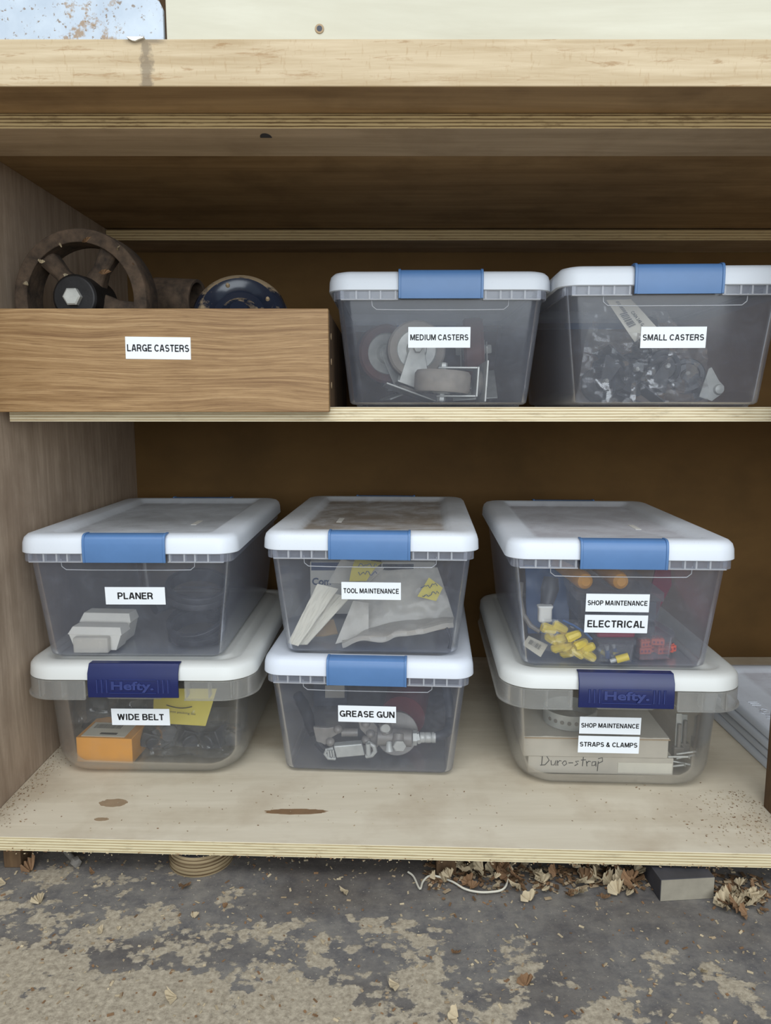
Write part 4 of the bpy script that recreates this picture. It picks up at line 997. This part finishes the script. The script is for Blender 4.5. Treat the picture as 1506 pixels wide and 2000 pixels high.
# ------------------------------------------------------------------ wide belt bin
wf = BOT + .003
a, b = at(152, 1503, 1.004), at(260, 1440, 1.004)
bx = thing('parts_carton', 'orange carton with white top label in the wide belt bin', 'carton', (a.x, a.y, wf), R(-4)); w = b.x - a.x; h = b.z - wf
MB().box(0, w, 0, .075, 0, h).build('carton_body', 'orange_box', bx, bevel=.0008)
tl = MB().box(.006, w - .012, .004, .05, h + .0002, h + .0008).build('top_label', 'paper', bx)
m = MB(); x = .012; r2 = random.Random(2)
while x < w - .03:
    q = r2.choice((.0006, .0012)); m.box(x, x + q, .03, .044, h + .0009, h + .0011); x += q + r2.choice((.0008, .0014))
m.build('barcode', 'ink', tl); MB().box(.03, .055, .010, .016, h + .0009, h + .0011).build('print_line', 'ink', tl)
nt = envelope('yellow_sheet', 'yellow packing slip standing in the wide belt bin behind its label', 'note', ((300, 1412, 1.03), (402, 1418, 1.03), (424, 1345, 1.05), (300, 1345, 1.05)), 'yellow_note', 41, .003, .0004)
P = [at(325 + 50 * u, 1377 + 6 * sin(2.6 * u), 1.030) for u in [i / 8 for i in range(9)]]
m = MB(); m.tube(P, .0007, 5); m.build('printed_arc', 'charcoal', nt, world=True)
add_text('do not packing list', .045, .004, nt, 'charcoal', at(352, 1392, 1.028) - nt.location, (0, .12, 0), bold=0)
parts = [((300, 1478), (.022, .02, .016)), ((330, 1468), (.026, .02, .022)), ((368, 1472), (.02, .02, .02)), ((352, 1490), (.03, .018, .012)), ((420, 1478), (.024, .02, .02)), ((452, 1482), (.018, .018, .018))]
words = ['at the left end', 'tallest', 'in the middle', 'lowest, at the front', 'right of the middle', 'at the right end']
for i, ((px, py), rad) in enumerate(parts):
    c = at(px, py, 1.045 + .01 * (i % 2)); c.z = max(c.z, wf + rad[2])
    m = MB(); r = random.Random(i)
    mt = Matrix.Translation(c) @ Matrix.Rotation(r.uniform(-.6, .6), 4, 'Y') @ Matrix.Rotation(r.uniform(-.6, .6), 4, 'Z')
    m.box(-rad[0] * .8, rad[0] * .8, -rad[1] * .7, rad[1] * .7, -rad[2] * .7, rad[2] * .7, mat=mt); m.cyl(mt @ Vector((0, -rad[1], 0)), mt @ Vector((0, rad[1], 0)), rad[2] * .6, seg=18)
    tag(m.build('machine_part', 'charcoal', world=True, bevel=.0015), 'dark machine part ' + words[i] + ' of the bagged parts in the wide belt bin', 'machine part', 'dark machine parts in the wide belt bin')
def belt_bag():
    t = thing('plastic_bag', 'crumpled clear bag around dark parts in the wide belt bin', 'plastic bag', at(380, 1500, 1.02))
    MB().sheet([at(268, 1498, 1.02), at(482, 1492, 1.02), at(470, 1395, 1.045), at(262, 1400, 1.045)], 34, 22, .016, 40, 51, .0003, fn=lambda u, v: .006 * abs(noise.noise(Vector((u * 8, v * 6, 2))))).build('bag_film', 'bag', t, world=True, smooth=18)
    MB().sheet([at(118, 1428, 1.04), at(300, 1420, 1.04), at(330, 1350, 1.07), at(110, 1350, 1.07)], 26, 16, .016, 36, 52, .0003).build('bag_film', 'bag', t, world=True, smooth=18)
belt_bag()
m = MB(); m.blob(at(190, 1395, 1.12), (.07, .05, .035), 3, .4, 30); m.blob(at(300, 1380, 1.14), (.05, .05, .045), 5, .4, 30)
tag(m.build('dark_cloth', 'charcoal', world=True), 'dark crumpled cloth in the back of the wide belt bin', 'cloth')

# ------------------------------------------------------------------ straps and clamps bin
sf = BOT + .003
a, b = at(1030, 1522, .972), at(1311, 1476, .972)
lo = thing('strap_carton', 'lower pale cardboard carton with the handwriting Duro-strap', 'carton', (a.x, a.y, sf), R(-2.5)); w = b.x - a.x; h1 = b.z - sf
MB().box(0, w, 0, .20, 0, h1).build('carton_body', 'cardboard', lo, bevel=.001)
MB().box(w * .62, w * .99, -.0006, 0, .003, h1 * .72).build('tape_patch', 'paper', lo)
# handwriting: each letter as pen strokes in a 1-unit box
HW = {'D': [[(.1, 0), (.15, .95)], [(-.05, .9), (.5, .95), (.75, .5), (.4, .05), (-.02, 0)]], 'u': [[(0, .5), (.05, .05), (.3, .05), (.42, .5), (.45, 0)]], 'r': [[(0, .5), (.06, 0)], [(.05, .3), (.2, .5), (.36, .45)]],
      'o': [[(.2, .48), (0, .25), (.18, 0), (.4, .2), (.3, .48), (.15, .46)]], '-': [[(0, .28), (.4, .3)]], 's': [[(.36, .48), (.08, .45), (.3, .2), (.02, .02)]], 't': [[(.2, .95), (.15, 0)], [(0, .58), (.42, .62)]],
      'a': [[(.38, .46), (.08, .42), (.06, .05), (.32, .1), (.4, .46), (.42, 0)]], 'p': [[(.05, .5), (.0, -.45)], [(.03, .75), (.4, .85), (.42, .5), (.05, .3)]]}
m = MB(); x = 0; sz = .0150
for ch in 'Duro-strap':
    for st in HW[ch]:
        m.tube([(.017 + (x + p[0] * 1.05) * sz, -.0004, h1 * .42 + p[1] * sz + .001) for p in st], .00055, 6)
    x += {'D': .95, '-': .55, 't': .5, 'r': .45}.get(ch, .58)
m.build('handwriting', 'ink', lo)
a, b = at(1022, 1480, .969), at(1303, 1437, .969)
up = thing('strap_carton', 'upper torn cardboard carton lying on the Duro-strap carton', 'carton', (a.x, a.y, sf + h1 + .0006), R(-2.2)); w = b.x - a.x; h2 = b.z - (sf + h1) - .001
MB().box(0, w, 0, .19, 0, h2).build('carton_body', 'cardboard', up, bevel=.0015)
m = MB(); P = [];  r = random.Random(4)
n = 40
top = [(w * i / n - .001, h2 + .0016 + .001 * r.random()) for i in range(n + 1)]; bot = [(w * i / n - .001, h2 + .0002) for i in range(n + 1)]
m.prism(bot + top[::-1], -.004, .188, 'y'); m.build('torn_flap', 'cardboard', up)
m = MB(); m.box(-.0005, w + .0005, -.0046, -.0035, h2 - .0012, h2 + .0004); m.build('flap_edge', 'kraft', up)
zt = sf + h1 + h2 + .004
c = on_level(1118, 1408, zt + .012)
m = MB(); m.lathe([(.036, 0), (.0375, 0), (.0375, .021), (.036, .021)], (c.x + .004, c.y + .03, zt), (0, 0, 1), 56, close=True)
so = m.build('strap_coil', 'zinc', world=True); tag(so, 'coil of perforated galvanised strap on the torn carton', 'strap coil')
for k in range(9):
    a = R(-150 + 15 * k); p = Vector((c.x + .004 + .0378 * cos(a), c.y + .03 + .0378 * sin(a), zt + .0105))
    MB().cyl(p - Vector((cos(a), sin(a), 0)) * .0004, p + Vector((cos(a), sin(a), 0)) * .0003, .0028, seg=14).build('hole', 'steel', so, world=True)
def clamp(label, px, y, top):
    t = thing('bar_clamp', label, 'clamp', at(px, 1500, y)); W = dict(parent=t, world=True)
    z0 = sf + .010; a = at(px, 1450, y)
    MB().box(a.x - .004, a.x + .004, y, y + .0025, z0, at(px, top, y).z).build('clamp_bar', 'zinc', **W, bevel=.0005)
    MB().box(a.x - .007, a.x + .007, y - .006, y + .004, z0, z0 + .016).build('clamp_jaw', 'steel', **W, bevel=.001)
    m = MB(); m.cyl((a.x, y - .003, z0 + .016), (a.x, y - .003, z0 + .05), .0028, seg=12); m.build('clamp_screw', 'steel', **W)
clamp('zinc clamp bar standing next to the carton end in the straps bin', 1324, 1.00, 1394)
clamp('zinc clamp bar standing in the middle of three at the right', 1343, 1.012, 1396)
clamp('zinc clamp bar standing nearest the right wall of the straps bin', 1360, 1.03, 1398)
for i, (px, py, dx, dz) in enumerate(((1326, 1478, .9, .1), (1342, 1470, .9, .25), (1318, 1496, .7, .2), (1338, 1490, .9, -.1), (1352, 1478, .8, .3))):
    c = at(px, py, .965 + .006 * i); d = Vector((dx, -.2, dz)).normalized(); t = thing('wood_screw', 'loose steel screw at the right end of the straps bin', 'screw', c, 0, 'loose screws in the straps bin')
    MB().cyl(d * -.014, d * .012, .0012, .0016, 10).build('shank', 'zinc', t); MB().lathe([(.0016, 0), (.0036, .002), (.0001, .0026)], d * .012, d, 14).build('screw_head', 'zinc', t)

# ------------------------------------------------------------------ let everything inside a bin rest inside its walls and on its floor
def settle():
    bpy.context.view_layer.update()
    fixed = {'latch_bin', 'storage_cabinet', 'worktop', 'drawer_box', 'floor', 'wall_back', 'plywood_board', 'steel_sheet', 'backing_board', 'spoked_wheel', 'pipe', 'dished_wheel', 'camera', 'paint_flake'}
    def narrow(z): u = max(0, min(1, (z - .008) / .132)); return .1155 + .0145 * u, .1850 + .0085 * u
    def rounded(z):
        a = math.acos(max(0, min(1, 1 - z / .034))); k = 1 - sin(a); u = max(0, min(1, (z - .034) / .09)); return .1322 - .034 * k + .0045 * u, .1870 - .022 * k + .0045 * u
    bins = [(b_medium, narrow, .0045), (b_small, narrow, .0045), (b_grease, narrow, .0045), (b_planer, narrow, .0045), (b_tool, narrow, .0045), (b_elec, narrow, .0045), (b_wide, rounded, .0026), (b_straps, rounded, .0026)]
    for o in [q for q in C.objects if q.parent is None and q.name.split('.')[0] not in fixed and q.get('category')]:
        ms = [q for q in [o] + list(o.children_recursive) if q.type == 'MESH']
        if not ms: continue
        W = [(q, q.matrix_world @ v.co) for q in ms for v in q.data.vertices]; c = sum((p for _, p in W), Vector()) / len(W)
        for b, prof, fz in bins:
            T = Matrix.Translation(b.location) @ b.rotation_euler.to_matrix().to_4x4(); I = T.inverted(); lc = I @ c
            if abs(lc.x) < .14 and abs(lc.y) < .20 and 0 < lc.z < .165: break
        else: continue
        L = [I @ p for _, p in W]; d = Vector((0, 0, max(0, fz - min(p.z for p in L))))
        for ax in (0, 1):
            hi = max(p[ax] - prof(p.z + d.z)[ax] for p in L); lo = max(-p[ax] - prof(p.z + d.z)[ax] for p in L)
            if hi > 0 and hi > lo: d[ax] = -min(hi, .010)
            elif lo > 0: d[ax] = min(lo, .010)
        d.z = min(d.z, .012)
        o.location = Vector(o.location) + T.to_3x3() @ d
        D = Matrix.Translation(T.to_3x3() @ d)
        for q in ms:                            # what still reaches past a wall bends along it, as film and paper do
            if q.data.users > 1: continue
            mw = D @ q.matrix_world; F = I @ mw; B = F.inverted()
            for v in q.data.vertices:
                p = F @ v.co; n = p.copy(); n.z = max(n.z, fz - .0002); hx, hy = prof(n.z)
                n.x = max(-hx, min(hx, n.x)); n.y = max(-hy, min(hy, n.y))
                if (n - p).length > 1e-5: v.co = B @ n
settle()

# ------------------------------------------------------------------ spare lids at the right
LX, LW = .538, .168
lab = ['bottom grey-white spare lid of the stack at the right end of the bottom shelf', 'second spare lid from the bottom of the stack', 'third spare lid from the bottom of the stack', 'topmost spare lid of the stack with moulded lettering']
for k in range(4):
    t = thing('spare_lid', lab[k], 'lid', (LX + LW + .002 * (k % 2), 1.045 + .003 * k, .0484 + .0143 * k), R(-.6 * (k % 2)), 'spare white lids stacked on the bottom shelf')
    L = .208; W = LW
    rr = [(W - .001, L - .001, .034, 0), (W, L, .035, .0008), (W - .001, L - .001, .034, .0105), (W - .005, L - .005, .030, .0138), (W - .014, L - .014, .026, .0145), (W - .034, L - .034, .015, .0148), (W - .038, L - .038, .012, .0118)]
    un = [(W - .038, L - .038, .012, .0108), (W - .006, L - .006, .03, .0122), (W - .003, L - .003, .032, .001), (W - .0025, L - .0025, .032, 0)]
    m = MB(); m2 = [rrect(*q[:3], q[3], 8) for q in rr]; m.loft(m2, cap0=False); m3 = [rrect(*q[:3], q[3], 8) for q in un]; m.loft(m3, cap1=False); m.loft([m3[-1], m2[0]], False, False)
    bmesh.ops.remove_doubles(m.bm, verts=m.bm.verts, dist=1e-5); lo_ = m.build('lid_shell', 'lid', t, smooth=50)
    if k == 3:
        o = add_text('Hefty', .055, .016, t, 'lid', (-W + .024, -.012, .0146), (-pi / 2, 0, pi / 2), .0006, .02)
        for s in (-1, 1):
            m = MB()
            for q in range(3): m.box(-W + .017, -W + .031, -.012 + s * (.034 + .006 * q) - .001, -.012 + s * (.034 + .006 * q) + .001, .0144, .0152)
            m.build('moulded_stripe', 'lid', t)

# ------------------------------------------------------------------ on the floor
p = on_level(378, 1717, 0)
t = thing('plywood_disc', 'round plywood disc lying under the front edge of the cabinet', 'disc', (p.x, p.y + .041, 0))
m = MB(); m.lathe([(.0001, 0), (.0385, 0), (.039, .001), (.0385, .007), (.0395, .0078), (.0385, .0085), (.0385, .015), (.0395, .0158), (.0385, .0165), (.0385, .024), (.038, .025), (.0001, .025)], (0, 0, 0), (0, 0, 1), 64)
m.build('disc_body', 'edge_dirty', t); MB().lathe([(.0001, .0252), (.0375, .0252), (.0375, .0256), (.0001, .0256)], (0, 0, 0), (0, 0, 1), 64).build('disc_face', 'block_dark', t)
a, b = on_level(1289, 1761, 0), on_level(1394, 1755, 0)
t = thing('wood_block', 'dark topped grey wooden block under the right front edge of the cabinet', 'block', (a.x, a.y, 0), math.atan2(b.y - a.y, b.x - a.x)); w = (b - a).length
MB().box(0, w, .0004, .11, 0, .0265).build('block_body', 'block_dark', t, bevel=.0008); MB().box(.0005, w - .0005, 0, .0004, .0005, .026).build('end_face', 'block_front', t)
p = on_level(150, 1688, 0.004); q = on_level(128, 1664, .004); d = (q - p).normalized()
t = thing('hex_bolt', 'dark steel bolt lying on the floor under the left end of the cabinet', 'bolt', (p.x, p.y, 0)); o = Vector((0, 0, .006))
MB().lathe([(.0001, -.003), (.0055, -.002), (.0062, .001), (.0062, .005), (.0001, .005)], o, d, 6).build('bolt_head', 'steel', t, smooth=0); MB().cyl(o + d * .005, o + d * .036, .0035, seg=14).build('shank', 'steel', t)
P = [on_level(*q, .004) for q in ((797, 1703), (808, 1712), (820, 1736), (826, 1722), (838, 1711), (856, 1712), (884, 1722), (908, 1736), (934, 1742), (958, 1742), (980, 1738), (990, 1726), (990, 1706))]
def smooth_path(P, n=5):
    out = []
    for i in range(len(P) - 1):
        a, b, c, d = P[max(i - 1, 0)], P[i], P[i + 1], P[min(i + 2, len(P) - 1)]
        for k in range(n):
            u = k / n; out.append(.5 * ((2 * b) + (c - a) * u + (2 * a - 5 * b + 4 * c - d) * u * u + (3 * b - a - 3 * c + d) * u ** 3))
    return out + [P[-1]]
m = MB(); m.tube(smooth_path(P), .0012, 6); tag(m.build('string', 'string', world=True), 'thin white string looping across the floor in front of the shavings', 'string')

def shaving_mesh(seed, mat):
    """a pleated fan of thin planed wood"""
    r = random.Random(seed); m = MB(); n = 12; k = r.uniform(.5, 1.5); curl = r.uniform(.4, 1.3); rows = 5; F = []
    pl = r.uniform(3, 6)
    for j in range(rows + 1):
        v = j / rows; row = []
        for i in range(n + 1):
            u = i / n; a = (u - .5) * 1.9 * k; rad = .0015 + .0085 * v * (1 + .25 * noise.noise(Vector((u * 4, seed, 0))))
            row.append(Vector((rad * sin(a), rad * cos(a) - .005, .001 + .0028 * abs(sin(u * pi * pl)) * (.4 + v) +   .0065 * curl * (1 - cos(v * 1.6)) * (u * .8 + .2))))
        F.append([(m.bm.verts.new(p), m.bm.verts.new(p + Vector((0, 0, .0004)))) for p in row])
    for j in range(rows):
        for i in range(n):
            a, b, c, d = F[j][i], F[j][i + 1], F[j + 1][i + 1], F[j + 1][i]
            m.bm.faces.new((a[1], b[1], c[1], d[1])); m.bm.faces.new((d[0], c[0], b[0], a[0]))
    return m.build('wood_shaving', mat, smooth=25)
protos = [shaving_mesh(s, 'shaving' if s % 3 else 'shaving_brown') for s in range(9)]
used = [0]
def drop(px, py, z, label, group, s=1.0, k=None):
    p = on_level(px, py, z); k = used[0] % 9 if k is None else k
    o = protos[k]
    if o.get('category'): o = protos[k].copy(); C.objects.link(o)
    used[0] += 1
    o.location = (p.x, p.y, z); o.scale = (s, s, s); o.rotation_euler = (rnd.uniform(-.3, .3), rnd.uniform(-.3, .3), rnd.uniform(0, 6.28))
    return tag(o, label, 'wood shaving', group)
for args in ((358, 1737, 'pale shaving curl on the floor below the plywood disc', 1.0), (676, 1745, 'pale shaving curl alone on the floor left of the middle', .9), (1031, 1760, 'pale shaving curl on the floor below the string', 1.0), (60, 1700, 'brown shaving fan beside the left foot', 1.5), (74, 1764, 'brown shaving on the floor left of the bolt', 1.2),
             (380, 1792, 'small white shaving near the worn floor patch', .6), (1026, 1922, 'yellowish shaving fan on the open floor at the right', .9), (773, 1930, 'pale folded shaving on the floor near the bottom edge', 1.0), (338, 1952, 'flat rounded wood chip on the worn floor', 1.0), (890, 1866, 'thin looped shaving on the dark floor', .7), (1372, 1902, 'small white scrap on the floor at the right', .7), (888, 1990, 'pale shaving cut by the bottom edge of the picture', .8), (180, 1706, 'small shaving beside the dark bolt', .7), (5, 1728, 'tan shaving at the left edge of the floor', .9),
             (195, 1822, 'small shaving chip at the left of the worn patch', .6), (440, 1772, 'tiny tan chip on the floor under the disc', .5), (232, 1815, 'small pale chip on the bluish floor', .4), (1236, 1878, 'short pale chip on the dark floor at the right', .4)):
    drop(args[0], args[1], 0, args[2], 'loose shavings on the open floor', args[3])
for i in range(105):
    u = rnd.random(); px = 845 + 640 * u ** .8; py = 1708 + rnd.gauss(4, 15) + (44 * max(0, (px - 1330) / 170)) + (px - 845) * .022
    if 1270 < px < 1408 and py > 1700: px = 1405 + rnd.random() * 70; py = 1745 + rnd.random() * 32
    drop(px, min(max(py, 1690), 1788), .0005 + .010 * rnd.random() * (1 if py < 1720 else .3), 'wood shaving in the drift under the front edge of the cabinet', 'drift of wood shavings under the cabinet', rnd.uniform(.7, 1.5))
# shavings caught on the iron wheel
for i, (px, py, s) in enumerate(((165, 471, .45), (122, 482, .35), (228, 487, .4), (264, 520, .35), (80, 513, .4), (57, 556, .4), (200, 534, .45), (127, 541, .4))):
    o = protos[i].copy(); C.objects.link(o); p = at(px, py, .972); s *= 1.7; o.location = p; o.scale = (s, s * .6, s); o.rotation_euler = (R(70), rnd.uniform(-.5, .5), rnd.uniform(-1.5, 1.5))
    tag(o, 'small pale shaving clinging to the rusty spoked wheel', 'wood shaving', 'shavings clinging to the spoked wheel')
# sawdust and chips: nobody could count these
def chips(name, label, n, place, mats, size):
    m = MB()
    for i in range(n):
        p = place(); s = rnd.uniform(*size); a = rnd.uniform(0, 6.28); l = rnd.uniform(1, 3.0)
        mt = Matrix.Translation(p) @ Matrix.Rotation(a, 4, 'Z') @ Matrix.Rotation(rnd.uniform(-.4, .4), 4, 'X')
        m.box(-s * l, s * l, -s, s, 0, s * .5, m=i % len(mats), mat=mt)
    return tag(m.build(name, mats, world=True, smooth=0), label, 'sawdust', None, 'stuff')
def pl_floor():
    px = rnd.uniform(0, 1506); py = 1680 + 320 * rnd.random() ** 1.3; return on_level(px, py, .0003)
chips('sawdust', 'fine chips and sawdust scattered over the concrete floor', 750, pl_floor, ['shaving', 'dust', 'shaving_brown'], (.0004, .0012))
def pl_drift():
    px = rnd.uniform(830, 1500); py = rnd.gauss(1712, 14) + max(0, (px - 1380) * .35); return on_level(px, min(py, 1785), .0004 + .003 * rnd.random())
chips('sawdust', 'brown crumbs and splinters in the drift under the cabinet edge', 900, pl_drift, ['shaving_brown', 'dust', 'dirty_wood'], (.0006, .002))
def pl_shelf():
    k = rnd.random()
    if k < .45: x = XL + .002 + abs(rnd.gauss(0, .016)); y = rnd.uniform(.84, 1.10)
    elif k < .8: x = .484 - abs(rnd.gauss(0, .05)); y = rnd.uniform(.80, .93)
    else: x = rnd.uniform(-.48, .48); y = rnd.uniform(.83, .95)
    return Vector((x, max(y, pf(x) + .003), .0484))
chips('sawdust', 'sawdust specks on the bottom shelf, thickest along its left wall', 900, pl_shelf, ['dust', 'shaving_brown', 'shaving'], (.0002, .0006))
def pl_edge():
    x = rnd.uniform(-.5, .6); return Vector((x, pf(x) - .0008, .0305 + rnd.gauss(.0004, .0016)))
chips('splinters', 'ragged splinters along the lower front edge of the bottom board', 260, pl_edge, ['shaving', 'shaving_brown'], (.0002, .0007))
# stains on the bottom board
for px, py, w, d, lbl, mt in ((578, 1585, .040, .0065, 'brown oval resin stain', 'stain_a'), (222, 1568, .018, .010, 'faint tan stain', 'stain_b'), (198, 1600, .009, .004, 'small tan stain', 'stain_b')):
    p = on_level(px, py, .0481); m = MB(); n = 40
    P = []
    for i in range(n):
        a = 2 * pi * i / n; k = 1 + .18 * noise.noise(Vector((cos(a) * 2.4 * (4 if w > .03 else 1), sin(a) * 6, px)))
        P.append((p.x + w * cos(a) * k, p.y + d * sin(a) * k))
    m.prism(P, .04795, .0481, 'z')
    if mt not in M:
        M[mt] = plain('resin_stain' if mt == 'stain_a' else 'faint_stain', (136, 106, 76) if mt == 'stain_a' else (160, 136, 108), .6, 0, .1, 60)
    m.build('stain', mt, cab, world=True)['label'] = lbl
